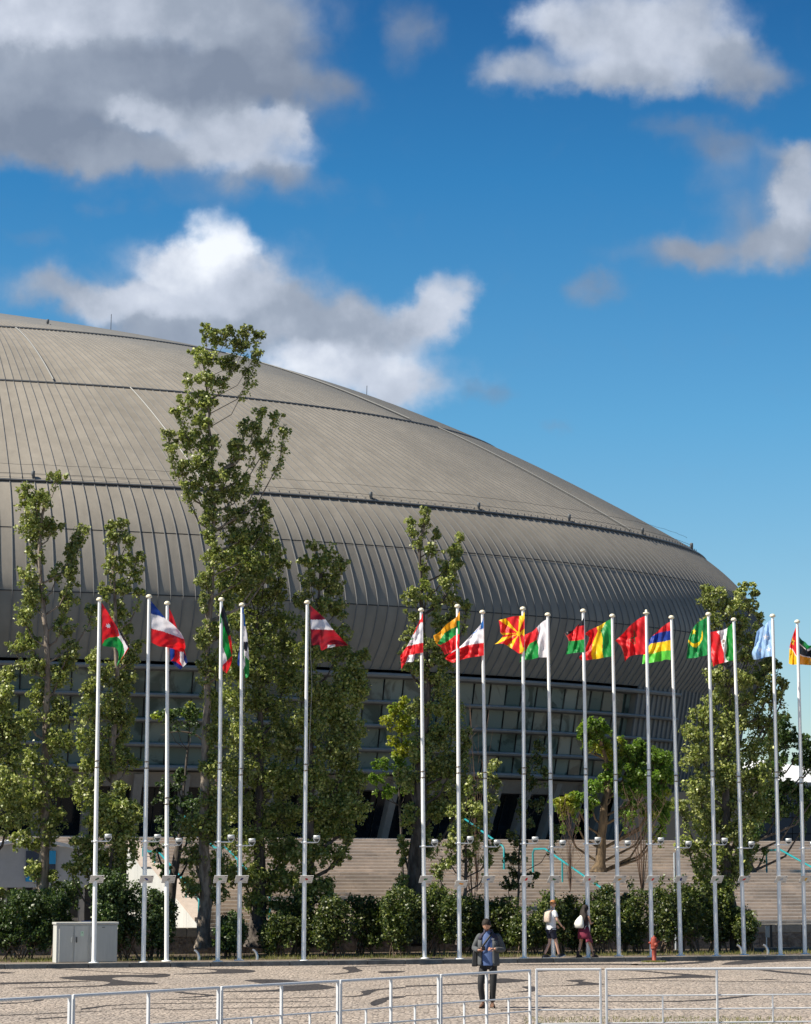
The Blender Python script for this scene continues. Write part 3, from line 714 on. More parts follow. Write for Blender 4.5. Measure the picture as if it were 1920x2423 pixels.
while t < te-.001:
    t2 = min(t+2*DT, te)
    m.add([ell2(t+.0006, rfac(4.9), 4.9, -1.9), ell2(t2-.0006, rfac(4.9), 4.9, -1.9), ell2(t2-.0006, rfac(7.62), 7.62, -1.9), ell2(t+.0006, rfac(7.62), 7.62, -1.9)], [(0, 1, 2, 3)], DARKG)
    m.tube([ell2(t, rfac(4.9), 4.9, -1.85), ell2(t, rfac(7.62), 7.62, -1.85)], .03, BLACKM, n=4, caps=False); t = t2
m.build('entrance_glazing', DARKG, ar, loc=AC)
tcol = tfind(927, rfac(6.5), 6.5)
for k in range(-26, 12):
    t = tcol+k*4.05*DT
    if t > te or t < T0+.5: continue
    m = MB(); w = .0042
    m.hexa([ell2(t-w, rfac(4.2), 4.1, -.3), ell2(t+w, rfac(4.2), 4.1, -.3), ell2(t+w, rfac(4.2), 4.1, -.85), ell2(t-w, rfac(4.2), 4.1, -.85), ell2(t-w*1.05, rfac(8.5), 8.3, .0), ell2(t+w*1.05, rfac(8.5), 8.3, .0), ell2(t+w, rfac(8.5), 8.3, -.6), ell2(t-w, rfac(8.5), 8.3, -.6)])
    m.build('slanted_column', SOFF, ar, loc=AC)
m = MB(); m.grid([[ell2(t, rfac(4.2), 4.1, .35) for t in tt], [ell2(t, rfac(4.2), 4.92, .3) for t in tt], [ell2(t, rfac(4.2), 4.93, -2.4) for t in tt]], STEP, False, flip=True); m.build('plinth', STEP, ar, loc=AC)
# roof vents, antennas and safety cable
VM = mat('vent_metal', (.12, .13, .14), .6, .0)
for (px, s, lift, sc_) in ((78, 3.03, .12, .44), (876, 3.03, .12, .44), (1131, 3.03, .12, .44), (1345, 3.03, .12, .44), (1518, 3.03, .12, .44), (1634, 3.02, .12, .48), (112, 5.18, .3, .4)):
    r, z = prof_s(s); t = tfind(px, r, z+lift); c0 = ell2(t, r, z+lift, .1); m = MB()
    m.lathe(c0, [(.16*sc_, -.2), (.16*sc_, .18*sc_), (.23*sc_, .22*sc_), (.23*sc_, .80*sc_), (.22*sc_, .82*sc_), (.08*sc_, .88*sc_)], n=12); m.build('roof_vent', VM, ar, loc=AC)
for (px, s) in ((262, 5.45), (868, 4.62)):
    r, z = prof_s(s); t = tfind(px, r, z); c0 = ell2(t, r, z+.3); m = MB(); m.tube([c0, c0+Vector((.02, 0, .8 if s < 5 else 1.3))], .022, n=5); m.build('antenna', DARKZ, ar, loc=AC)
m = MB(); r, z = prof_s(3.05); tt = np.linspace(T0, -.42, 260)
m.tube([ell2(t, r, z+.22+.55+.015*cos(i*1.1)) for i, t in enumerate(tt)], .009, n=4); r, z = prof_s(3.012)
m.tube([ell2(t, r, z+.22+.2) for t in tt], .012, n=4)
r, z = prof_s(3.01); r5, z5 = prof_s(4.01)
for t in ts:
    if -2.2 < t < -.4:
        c0 = ell2(t, r, z+.20, .1); m.box(c0, (.04, .04, .10))
m.build('safety_cable', DARKZ, ar, loc=AC)
# service boxes on the roof
# ---------------------------------------------------------------- buildings behind, right
pb = thing('exhibition_hall', 'dark blue panelled hall wall behind the trees at the right edge', 'building', P(34, 50))
m = MB(); a0, a1 = hitv(1775, 1900, 44), hitv(2300, 1900, 44); ua, ub = uv_of(a0)[0], uv_of(a1)[0]
zt_ = hitv(1850, 1858, 44).z
u = ua; WP = mat('hall_panel', (.018, .026, .040), .45, .2, var=.2, island=.3)
while u < ub:
    for zr in range(4):
        zz0 = 4.11+(zt_-4.11)*zr/4; zz1 = 4.11+(zt_-4.11)*(zr+1)/4-.04
        uvbox(m, u+.02, u+1.2, 44+random.uniform(0, .02), 44.3, zz0, zz1)
    u += 1.22
m.build('wall', WP, pb, loc=P(34, 50)); m = MB(); uvbox(m, ua, ub, 44.35, 60, 4.11, zt_-.1); m.build('core', BLACKM, pb, loc=P(34, 50))
wh = thing('tent_roof', 'white curved tent roof peeping between branches at the right edge', 'tent', P(50, 80))
m = MB(); rows = []
e0 = hitv(1838, 1800, 230); e1 = hitv(2150, 1800, 230); ue, uf = uv_of(e0)[0], uv_of(e1)[0]; ze = hitv(1880, 1852, 230).z; zp = hitv(1850, 1790, 230).z
for i in range(13):
    f = i/12; uq = ue-2+(uf-ue+2)*f; zq = ze+(zp-ze)*(1-(max(0, f-.12)/.88)**1.3) if f > .12 else ze+(zp-ze)*(.75+f*2)
    rows.append([P(uq, 230, ze), P(uq, 230.2, ze+.3), P(uq, 238, zq), P(uq, 250, ze)])
m.grid(rows, smooth=True); m.build('canvas', mat('tent_white', (.75, .76, .77), .6), wh, loc=P(50, 80))
m = MB(); uvbox(m, ue-6, uf, 229, 231, 4, ze+.02); m.build('fascia', mat('grey_fascia', (.14, .16, .19), .5), wh, loc=P(50, 80))
# ---------------------------------------------------------------- flagpoles and flags
def clothmat():
    m = bpy.data.materials.new('flag_cloth'); m.use_nodes = True; t = m.node_tree; b = t.nodes['Principled BSDF']
    a = N(t, 'ShaderNodeVertexColor', layer_name='col'); c = a.outputs[0]
    t.links.new(c, b.inputs['Base Color']); b.inputs['Roughness'].default_value = .5; b.inputs['Sheen Weight'].default_value = .1
    tb = N(t, 'ShaderNodeBsdfTranslucent'); t.links.new(c, tb.inputs[0])
    mx = N(t, 'ShaderNodeMixShader'); mx.inputs[0].default_value = .38
    t.links.new(b.outputs[0], mx.inputs[1]); t.links.new(tb.outputs[0], mx.inputs[2]); t.links.new(mx.outputs[0], t.nodes['Material Output'].inputs[0])
    return m
CLOTH = clothmat()
def lin(c): return tuple((x/12.92 if x <= .04045 else ((x+.055)/1.055)**2.4) for x in (v/255 for v in c))
RED = lin((222, 22, 34)); CRIM = lin((160, 20, 38)); WH = lin((232, 230, 238)); GRN = lin((10, 140, 62)); LGRN = lin((90, 200, 70)); BLU = lin((24, 62, 150)); NAVY = lin((18, 38, 110)); BLK = lin((22, 22, 34))
YEL = lin((250, 205, 20)); ORA = lin((240, 165, 20)); LBL = lin((160, 196, 236)); SKYB = lin((40, 120, 205)); DGR = lin((8, 90, 50)); BRN = lin((110, 80, 60))
def inpoly(x, y, P_):
    c = False; n = len(P_); j = n-1
    for i in range(n):
        xi, yi = P_[i]; xj, yj = P_[j]
        if (yi > y) != (yj > y) and x < (xj-xi)*(y-yi)/(yj-yi)+xi: c = not c
        j = i
    return c
def cpoly(pts, n):
    pts = [Vector((*p, 0)) for p in pts]
    L = [0]
    for i in range(1, len(pts)): L.append(L[-1]+(pts[i]-pts[i-1]).length)
    out = []
    for k in range(n+1):
        s = L[-1]*k/n; i = 0
        while i < len(pts)-2 and L[i+1] < s: i += 1
        f = (s-L[i])/max(L[i+1]-L[i], 1e-6)
        p0, p1, p2, p3 = pts[max(i-1, 0)], pts[i], pts[i+1], pts[min(i+2, len(pts)-1)]
        out.append(.5*(2*p1+(p2-p0)*f+(2*p0-5*p1+4*p2-p3)*f*f+(3*p1-p0-3*p2+p3)*f**3))
    return out
def star(cx, cy, r, n=5, rot=-pi/2, sx=1, inner=.42):
    return [(cx+sx*(r if i % 2 == 0 else r*inner)*cos(rot+pi*i/n), cy+(r if i % 2 == 0 else r*inner)*sin(rot+pi*i/n)) for i in range(2*n)]
def thick(pts, w):
    a = cpoly(pts, 16); up = []; lo = []
    for i, p in enumerate(a):
        q0 = a[max(i-1, 0)]; q1 = a[min(i+1, 16)]; d = (q1-q0).normalized(); k = w*(.35+.65*sin(pi*i/16))/2
        up.append((p.x-d.y*k, p.y+d.x*k)); lo.append((p.x+d.y*k, p.y-d.x*k))
    return up+lo[::-1]
# zoom frames the flag outlines were measured in: origin x, y, scale
ZA = (180, 1400, 380/1708); ZB = (460, 1380, 500/1708); ZC = (920, 1380, 500/1708); ZD = (1280, 1400, 320/1708); ZE = (1580, 1400, 340/1708)
FLAGS = {
1: dict(z=ZA, top=[(272, 115), (330, 205), (400, 320), (470, 420), (530, 510), (570, 590)], bot=[(275, 570), (330, 585), (400, 592), (440, 620), (455, 700), (430, 800)], base=RED,
   polys=[(GRN, [(275, 575), (300, 520), (350, 488), (420, 480), (460, 480), (475, 520), (505, 570), (515, 650), (480, 720), (440, 790), (400, 830), (270, 610)]), (WH, [(440, 480), (462, 470), (440, 380), (500, 460), (560, 585), (500, 690), (515, 640), (500, 560), (470, 510)]), (BLK, [(330, 190), (440, 380), (480, 470), (556, 600), (590, 600), (520, 460), (400, 290)]), (WH, star(345, 365, 32, 7, -pi/2, 1, .45))]),
2: dict(z=ZA, top=[(795, 95), (870, 185), (960, 290), (1060, 375), (1140, 480), (1166, 590)], bot=[(800, 540), (880, 580), (950, 590), (1010, 600), (1080, 625), (1145, 640)], base=RED,
   polys=[(BLU, [(780, 60), (1000, 60), (965, 290), (880, 255), (780, 232)]), (WH, [(780, 232), (880, 255), (965, 290), (1300, 200), (1300, 520), (1140, 503), (1040, 465), (930, 425), (780, 388)])]),
3: dict(z=ZA, top=[(985, 160), (1035, 270), (1080, 400), (1130, 530), (1165, 660), (1186, 755)], bot=[(995, 600), (1000, 660), (1005, 720), (1040, 770), (1075, 800), (1110, 830)], base=RED,
   polys=[(BLU, [(995, 600), (1050, 610), (1050, 690), (1020, 730), (990, 730)]), (NAVY, [(1005, 735), (1060, 745), (1110, 780), (1140, 800), (1110, 840), (1000, 800)]), (WH, [(1105, 640), (1150, 640), (1145, 700), (1175, 770), (1140, 810), (1105, 740)]), (NAVY, [(1150, 650), (1175, 690), (1200, 760), (1165, 765), (1145, 720)])]),
4: dict(z=ZB, top=[(232, 180), (262, 260), (288, 390), (308, 550), (300, 640), (264, 730)], bot=[(208, 255), (205, 360), (203, 480), (203, 600), (207, 680), (232, 708)], base=GRN, wrap=1,
   polys=[(BLK, [(215, 170), (240, 180), (295, 400), (272, 430), (250, 370), (232, 300), (215, 270)]), (RED, [(272, 430), (296, 415), (312, 560), (300, 580), (285, 500)]), (WH, [(195, 455), (215, 480), (240, 540), (262, 600), (262, 635), (225, 668), (190, 690)]), (RED, [(262, 632), (310, 580), (310, 660), (264, 740), (225, 715), (222, 668)])]),
5: dict(z=ZB, top=[(396, 195), (410, 310), (428, 420), (438, 540), (444, 640), (443, 742), (416, 768)], bot=[(388, 200), (380, 330), (372, 460), (360, 560), (347, 650), (372, 676), (402, 690)], base=WH, wrap=1,
   polys=[(SKYB, [(380, 180), (400, 180), (418, 350), (395, 345), (380, 330)]), (BLU, [(380, 440), (386, 560), (372, 690), (335, 660), (360, 520)]), (GRN, [(378, 425), (394, 440), (405, 610), (393, 612), (382, 540)]), (GRN, [(408, 585), (450, 635), (450, 760), (410, 780), (396, 700), (412, 660)]), (BLK, [(398, 476), (436, 472), (430, 530), (422, 556), (408, 545), (400, 530)])]),
6: dict(z=ZB, top=[(932, 175), (1000, 235), (1060, 292), (1120, 370), (1185, 440), (1246, 503)], bot=[(948, 505), (1012, 500), (1028, 543), (1075, 526), (1140, 514), (1200, 508)], base=CRIM,
   polys=[(WH, [(930, 295), (1065, 295), (1130, 378), (940, 372)]), (WH, [(1078, 500), (1140, 496), (1140, 516), (1078, 526)])]),
7: dict(z=ZC, top=[(276, 243), (257, 290), (205, 400), (155, 500), (120, 550), (94, 590)], bot=[(280, 560), (240, 567), (212, 575), (200, 634), (145, 640), (104, 692)], base=WH, wrap=1,
   polys=[(RED, [(240, 230), (290, 230), (290, 318), (257, 318), (205, 415), (185, 415), (240, 300)]), (RED, [(290, 480), (256, 485), (150, 510), (90, 560), (80, 700), (110, 700), (145, 625), (160, 585), (212, 575), (290, 562)]), (GRN, thick([(172, 462), (188, 452), (205, 450)], 8)), (GRN, thick([(172, 486), (186, 492), (200, 490)], 6))]),
8: dict(z=ZC, top=[(574, 225), (548, 275), (500, 310), (460, 340), (415, 392), (361, 425)], bot=[(572, 525), (545, 535), (520, 548), (500, 560), (475, 570), (453, 580)], fly=[(361, 425), (380, 480), (420, 520), (453, 580)], base=RED, wrap=1,
   polys=[(ORA, [(340, 200), (600, 200), (600, 305), (550, 305), (548, 350), (500, 372), (450, 405), (402, 478), (375, 500), (340, 430)]), (GRN, [(600, 305), (550, 305), (548, 350), (500, 372), (450, 405), (402, 478), (390, 488), (415, 500), (480, 470), (548, 414), (600, 414)])]),
9: dict(z=ZC, top=[(767, 280), (748, 325), (700, 385), (640, 450), (580, 510), (515, 550), (455, 606)], bot=[(770, 583), (730, 592), (690, 597), (640, 605), (600, 616), (525, 642), (480, 630)], base=RED, wrap=1,
   polys=[(SKYB, [(740, 260), (790, 260), (790, 370), (748, 368), (700, 400), (670, 430), (670, 380)]), (WH, [(790, 370), (748, 368), (700, 400), (660, 425), (620, 440), (540, 510), (500, 570), (570, 528), (640, 500), (700, 490), (790, 480)]), (WH, [(745, 335), (752, 340), (700, 395), (692, 392)]), (WH, [(742, 352), (748, 357), (712, 400), (704, 398)])]),
10: dict(z=ZC, top=[(1099, 230), (1076, 262), (1030, 266), (980, 275), (935, 288), (890, 299)], bot=[(1098, 545), (1060, 570), (1000, 532), (940, 495), (895, 488), (846, 496)], fly=[(890, 299), (900, 350), (906, 405), (925, 425), (890, 470), (846, 496)], base=RED, wrap=1,
   polys=[(YEL, [(1050, 405), (880, 290), (945, 280)]), (YEL, [(1050, 400), (1055, 260), (1085, 225), (1110, 225), (1110, 260)]), (YEL, [(1040, 405), (905, 425), (905, 402)]), (YEL, [(1045, 412), (920, 440), (840, 500), (880, 490)]), (YEL, [(1050, 415), (955, 510), (995, 530)]), (YEL, [(1058, 415), (1060, 560), (1110, 560), (1110, 520), (1085, 520)]), (YEL, [(1060, 400), (1110, 360), (1110, 440)]), (YEL, star(1052, 408, 20, 8, 0, 1, .9))]),
11: dict(z=ZC, top=[(1282, 290), (1245, 312), (1210, 345), (1170, 385), (1130, 405), (1098, 420)], bot=[(1285, 600), (1245, 600), (1210, 602), (1150, 618), (1100, 622), (1058, 640)], base=RED,
   polys=[(WH, [(1200, 250), (1300, 250), (1300, 620), (1210, 620), (1212, 520), (1200, 450), (1215, 400), (1195, 350)]), (GRN, [(1198, 455), (1212, 520), (1212, 640), (1040, 660), (1040, 590), (1100, 560), (1140, 490)])]),
12: dict(z=ZD, top=[(547, 318), (520, 370), (490, 405), (455, 440), (410, 488), (295, 515)], bot=[(553, 765), (500, 768), (455, 770), (420, 776), (370, 783), (318, 797)], fly=[(295, 515), (345, 600), (350, 660), (318, 797)], base=RED, wrap=1,
   polys=[(BLK, [(530, 300), (570, 300), (570, 425), (530, 428), (470, 442), (500, 380)]), (BLK, [(280, 500), (420, 478), (400, 515), (330, 556)]), (GRN, [(570, 600), (530, 605), (440, 620), (350, 622), (300, 700), (300, 820), (570, 800)])]),
13: dict(z=ZD, top=[(893, 345), (850, 365), (810, 390), (750, 425), (700, 450), (610, 490), (555, 535)], bot=[(903, 820), (850, 825), (790, 835), (720, 850), (650, 858), (590, 866), (525, 875)], fly=[(555, 535), (612, 580), (590, 660), (540, 770), (485, 830), (525, 875)], base=RED,
   polys=[(GRN, [(820, 340), (920, 330), (920, 840), (792, 840), (780, 760), (778, 690), (785, 600), (760, 490), (800, 430)]), (YEL, [(700, 420), (810, 370), (820, 390), (798, 432), (760, 490), (785, 600), (776, 690), (780, 760), (794, 850), (655, 870), (640, 790), (655, 650), (720, 500)])]),
14: dict(z=ZD, top=[(1325, 305), (1275, 325), (1230, 350), (1130, 430), (1040, 530), (943, 620)], bot=[(1330, 790), (1260, 795), (1200, 800), (1150, 810), (1110, 830), (1065, 885)], fly=[(943, 620), (1010, 690), (1045, 780), (1065, 885)], base=RED,
   polys=[(DGR, thick([(1175, 485), (1185, 570), (1198, 668)], 9)), (DGR, thick([(1175, 485), (1195, 530), (1215, 560)], 9)), (DGR, thick([(1215, 560), (1165, 580), (1118, 595)], 9)), (DGR, thick([(1118, 595), (1160, 640), (1198, 668)], 9)), (DGR, thick([(1130, 600), (1170, 585), (1185, 560), (1180, 500)], 8))]),
15: dict(z=ZD, top=[(1640, 380), (1600, 398), (1570, 420), (1520, 460), (1480, 500), (1420, 555), (1365, 612)], bot=[(1643, 865), (1600, 858), (1560, 862), (1520, 880), (1460, 886), (1390, 900), (1283, 915)], fly=[(1365, 612), (1362, 700), (1340, 780), (1298, 800), (1283, 915)], base=lin((95, 205, 70)),
   polys=[(RED, [(1660, 350), (1660, 490), (1600, 498), (1500, 518), (1440, 545), (1365, 640), (1340, 600), (1480, 400)]), (lin((20, 60, 160)), [(1660, 490), (1600, 498), (1500, 518), (1440, 545), (1340, 610), (1340, 720), (1395, 655), (1500, 640), (1660, 612)]), (YEL, [(1660, 612), (1500, 640), (1395, 655), (1340, 710), (1280, 790), (1300, 800), (1400, 785), (1500, 755), (1600, 745), (1660, 745)])]),
16: dict(z=ZE, top=[(470, 310), (435, 325), (400, 345), (360, 372), (330, 400), (300, 445), (262, 530)], bot=[(475, 755), (430, 765), (380, 775), (345, 785), (310, 790), (270, 792), (224, 796)], fly=[(262, 530), (246, 590), (240, 690), (224, 796)], base=lin((14, 140, 70)),
   polys=[(YEL, star(319, 476, 42, 5, -pi/2+.1, .7)), (YEL, [(246, 568), (290, 610), (340, 622), (385, 590), (405, 530), (412, 460), (424, 500), (418, 570), (380, 630), (345, 668), (300, 655), (250, 605)])]),
17: dict(z=ZE, top=[(775, 370), (745, 400), (715, 430), (680, 448), (640, 460), (580, 470), (508, 480)], bot=[(785, 815), (735, 825), (700, 838), (650, 850), (610, 860), (575, 875), (545, 890)], fly=[(508, 480), (510, 600), (512, 720), (545, 890)], base=RED,
   polys=[(lin((20, 140, 50)), [(718, 400), (800, 350), (800, 830), (702, 845), (690, 760), (710, 660), (698, 560)]), (WH, [(718, 400), (698, 560), (710, 660), (690, 760), (702, 818), (740, 828), (682, 860), (670, 720), (645, 640), (625, 520), (585, 480), (640, 450)]), (BRN, [(655, 570), (680, 568), (684, 590), (672, 612), (655, 605)]), (lin((120, 130, 110)), [(665, 620), (678, 622), (668, 665), (660, 660)])]),
18: dict(z=ZE, top=[(1235, 335), (1200, 355), (1170, 385), (1140, 410), (1110, 430), (1085, 452), (1063, 475)], bot=[(1245, 770), (1210, 772), (1160, 780), (1130, 790), (1100, 800), (1060, 808), (1023, 806)], fly=[(1063, 475), (1048, 560), (1030, 660), (1004, 735), (1023, 806)], base=LBL,
   polys=[(WH, star(1170, 540, 40, 5, -pi/2)), (WH, star(1100, 690, 36, 5, -pi/2+.2)), (WH, star(1205, 690, 34, 5, -pi/2-.2)), (lin((60, 140, 225)), [(1090, 800), (1140, 782), (1135, 805), (1070, 815)])]),
19: dict(z=ZE, top=[(1533, 412), (1510, 470), (1490, 525), (1470, 590), (1452, 660)], bot=[(1540, 862), (1520, 868), (1500, 870), (1470, 866), (1443, 855)], base=RED,
   polys=[(YEL, [(1452, 672), (1490, 690), (1520, 750), (1560, 810), (1560, 900), (1430, 900), (1430, 660)]), (WH, [(1452, 664), (1490, 682), (1522, 742), (1560, 800), (1560, 812), (1518, 752), (1488, 694), (1452, 678)]), (YEL, star(1490, 600, 52, 5, -pi/2, .6)), (BLK, star(1487, 598, 18, 4, 0))],
   extra=dict(top=[(1556, 520), (1600, 575), (1640, 600), (1680, 640), (1730, 640), (1790, 660)], bot=[(1556, 868), (1600, 868), (1650, 872), (1708, 876), (1740, 878), (1780, 870)], base=BLK,
   polys=[(DGR, [(1550, 500), (1600, 560), (1645, 680), (1600, 640), (1550, 600)]), (GRN, [(1605, 570), (1640, 600), (1800, 600), (1800, 690), (1665, 690), (1630, 640)]), (WH, [(1550, 600), (1600, 640), (1650, 684), (1645, 692), (1598, 650), (1550, 610)]), (WH, [(1660, 690), (1708, 662), (1708, 690), (1668, 708)]), (WH, [(1550, 736), (1610, 758), (1708, 780), (1800, 790), (1800, 800), (1708, 790), (1608, 768), (1550, 746)]), (ORA, [(1550, 746), (1608, 768), (1708, 790), (1800, 800), (1800, 900), (1550, 900)])]))}
FLABEL = {1: 'red, green and white flag with a white star on the leftmost flagpole', 2: 'blue, white and red horizontal striped flag, second from the left', 3: 'red flag with blue and white cross folds, half hidden behind the blue white red one',
 4: 'green, white, black and red flag hanging limp around its pole', 5: 'blue, white and green flag with a black hat emblem, hanging limp', 6: 'dark crimson flag with a white middle stripe flying right', 7: 'red and white striped flag with small green tree marks',
 8: 'yellow, green and red horizontal striped flag flying left', 9: 'red and white flag with a blue striped top edge', 10: 'red flag with yellow sun rays', 11: 'flag with a white hoist band and red over green', 12: 'black, red and green horizontal striped flag',
 13: 'green, yellow and red upright striped flag', 14: 'plain red flag with a dark green outlined star', 15: 'red, blue, yellow and green four striped flag', 16: 'green flag with a yellow crescent and star', 17: 'green, white and red upright striped flag with a small brown emblem',
 18: 'pale blue flag with white stars', 19: 'red, yellow, black and green flag with a star at the right edge'}
FSHORT = {1: 'red flag with the white star', 2: 'blue, white and red striped flag', 3: 'half hidden red and blue flag', 4: 'limp green, black and red flag', 5: 'limp flag with the black hat', 6: 'crimson flag with a white stripe', 7: 'red and white flag with tree marks', 8: 'yellow, green and red flag flying left',
 9: 'red and white flag with blue top', 10: 'red flag with yellow sun rays', 11: 'flag with white hoist band', 12: 'black, red and green flag', 13: 'upright green, yellow and red stripes', 14: 'plain red flag with green star', 15: 'four striped flag', 16: 'green flag with crescent', 17: 'green, white and red flag with emblem', 18: 'pale blue starred flag', 19: 'flag at the right edge'}
POLES = {1: (235.5, 1412, 222.6, 0), 2: (353, 1405, 339.6, 0), 3: (396, 1421, 394.6, 1), 4: (524, 1412, 515.6, 0), 5: (573, 1424.6, 566.3, 1), 6: (727.5, 1418.8, 718.8, 0), 7: (997, 1437, 1005, 1), 8: (1083, 1428, 1087.7, 0), 9: (1142, 1442, 1154, 1),
 10: (1238, 1434, 1241.4, 0), 11: (1296.6, 1448, 1310, 1), 12: (1380.5, 1439, 1393, 0), 13: (1449.5, 1451, 1465.4, 1), 14: (1530, 1444.6, 1543, 0), 15: (1589.5, 1454.6, 1611.7, 1), 16: (1677, 1447, 1696.3, 0), 17: (1737, 1460, 1762, 1), 18: (1829, 1451, 1848, 0), 19: (1887.4, 1464.8, 1906, 1)}
MAPC = {1: (10, 80, 50), 2: (30, 40, 120), 3: (150, 160, 165), 4: (20, 120, 50), 5: (20, 30, 110), 6: (160, 20, 40), 7: (20, 120, 60), 8: (240, 160, 20), 9: (40, 110, 200), 10: (220, 20, 40), 11: (10, 110, 60), 12: (200, 40, 40), 13: (225, 165, 30), 14: (210, 30, 40), 15: (20, 40, 120), 16: (10, 90, 50), 17: (220, 40, 40), 18: (170, 180, 195), 19: (230, 180, 50)}
UVEC = Vector((CU, SU, 0)); VVEC = Vector((-SU, CU, 0))
LAMPD = mat('lamp_bowl', (.05, .06, .06), .2)
INK = mat('plate_ink', (.08, .08, .08), .6)
for k, (tx, ty, fx, row) in POLES.items():
    v = .50 if row == 0 else 1.30
    f = hitv(fx, 2262, v); tp = hitv(tx, ty+3, v)
    f = Vector((f.x, f.y, .125))
    ax = (tp-f); hgt = tp.z-.125
    t = thing('flagpole', 'white flagpole of the '+FSHORT[k], 'flagpole', f, 'row of white flagpoles along the kerb')
    ln = lambda z: f+ax*((z-.125)/hgt)
    zc = 5.75 - (0.12 if row else 0) - (.9 if k == 3 else 0)
    m = MB(); m.tube([ln(z) for z in (.14, 3, zc-.02)], [.068, .064, .060], n=16); m.tube([ln(z) for z in (zc-.02, 8, tp.z-.05)], [.054, .050, .044], n=16); m.build('pole', WHITE, t, loc=f)
    m = MB(); m.lathe(ln(tp.z-.12), [(.042, 0), (.045, .025), (.088, .04), (.095, .06), (.088, .095), (.062, .125), (.025, .14)] if k != 14 else [(.045, 0), (.05, .04), (.11, .06), (.10, .09), (.04, .11), (.045, .16), (.02, .19)], n=16); m.build('finial', CREAM, t, loc=f)
    m = MB()
    m.lathe(ln(.125), [(.15, 0), (.15, .02), (.09, .03)], n=16); 
    m.build('base_flange', WHITE, t, loc=f)
    for zz in (zc, zc+.19):
        m = MB(); m.lathe(ln(zz), [(.058, -.015), (.07, -.015), (.07, .015), (.058, .015)], n=12); m.box(ln(zz)+Vector((.0, -.075, .0)), (.03, .03, .04)); m.build('clamp', CLAMP, t, loc=f)
    m = MB(); m.tube([ln(zc+.01)+Vector((.06, -.05, 0)), ln(zc+.18)+Vector((.07, -.05, 0))], .012, n=6); m.build('cleat', CLAMP, t, loc=f)
    # halyard
    m = MB(); xo = .085 if k in (6, 5) else .06
    m.tube([ln(zc+.15)+UVEC*xo+VVEC*(-.03), ln((zc+tp.z)/2)+UVEC*(xo+(.09 if k == 6 else 0)), ln(tp.z-.2)+UVEC*.05], .006, n=4); m.build('halyard', mat('rope', (.55, .53, .48), .8), t, loc=f)
    # floodlight on a bracket
    zl = 3.55 + (-.03 if row else .06)
    lt = MB(); c0 = ln(zl); lt.tube([c0, c0+UVEC*.30], .02, n=8); lt.lathe(c0+Vector((0, 0, -.03)), [(.066, 0), (.074, 0), (.074, .06), (.066, .06)], n=14); lt.box(c0-UVEC*.10, (.05, .03, .04), rz=ANG)
    ar_ = lt.build('bracket', WHITE, t, loc=f)
    c1 = c0+UVEC*.37+Vector((0, -.05, 0))
    lt = MB(); lt.tube([c1+UVEC*-.105+Vector((0, 0, .15)), c1+UVEC*-.09+Vector((0, 0, .08)), c1+Vector((-.03, 0, 0)), c1+Vector((.03, 0, 0)), c1+UVEC*.09+Vector((0, 0, .08)), c1+UVEC*.105+Vector((0, 0, .15))], .012, n=6); lt.tube([c0+UVEC*.28, c1], .018, n=6)
    lt.build('yoke', WHITE, t, loc=f)
    lt = MB(); lt.lathe(c1+Vector((0, 0, .06)), [(.03, 0), (.07, .02), (.085, .07), (.10, .09), (.105, .145), (.09, .15)], n=16); hb = lt.build('floodlight', mat('lamp_grey', (.62, .64, .64), .35), t, loc=f)
    lt = MB(); lt.lathe(c1+Vector((0, 0, .045)), [(.02, 0), (.06, .015), (.078, .05), (.078, .06)], n=16); lt.build('lamp_bowl', LAMPD, hb, loc=f)
    # name plate tilted towards the reader
    zp_ = 2.52 + (-.14 if k == 8 else 0); c0 = ln(zp_)-VVEC*.10-UVEC*-.03
    up = (Vector((0, 0, cos(radians(42))))-VVEC*sin(radians(42))); nn = UVEC.cross(up)
    R_ = Matrix((UVEC, up, nn)).transposed()
    m = MB(); m.box(c0, (.40, .29, .012), R=R_); pl = m.build('name_plate', PLATE, t, loc=f)
    if nn.dot(-c0) < 0: nn = -nn
    m = MB(); sh = []; rs = random.Random(k*13); a0 = rs.uniform(0, 3)
    for i in range(11):
        a = 2*pi*i/11; rr = rs.uniform(.03, .062)*(1+.35*cos(2*(a-a0)))
        sh.append(c0+UVEC*(rr*cos(a)*1.1)+up*(rr*sin(a)*.9+.01)+nn*.010)
    m.add(sh, [tuple(range(11))]); m.build('map_mark', mat('map_%d' % k, lin(MAPC[k]), .5), pl, loc=f)
    m = MB(); m.box(c0+UVEC*.15+up*.115+nn*.008, (.05, .022, .004), R=R_)
    for i in range(4): m.box(c0+UVEC*(.085+i*.022)+up*-.095+nn*.008, (.013, .018-.005*(i % 2), .004), R=R_)
    m.build('plate_text', INK, pl, loc=f)
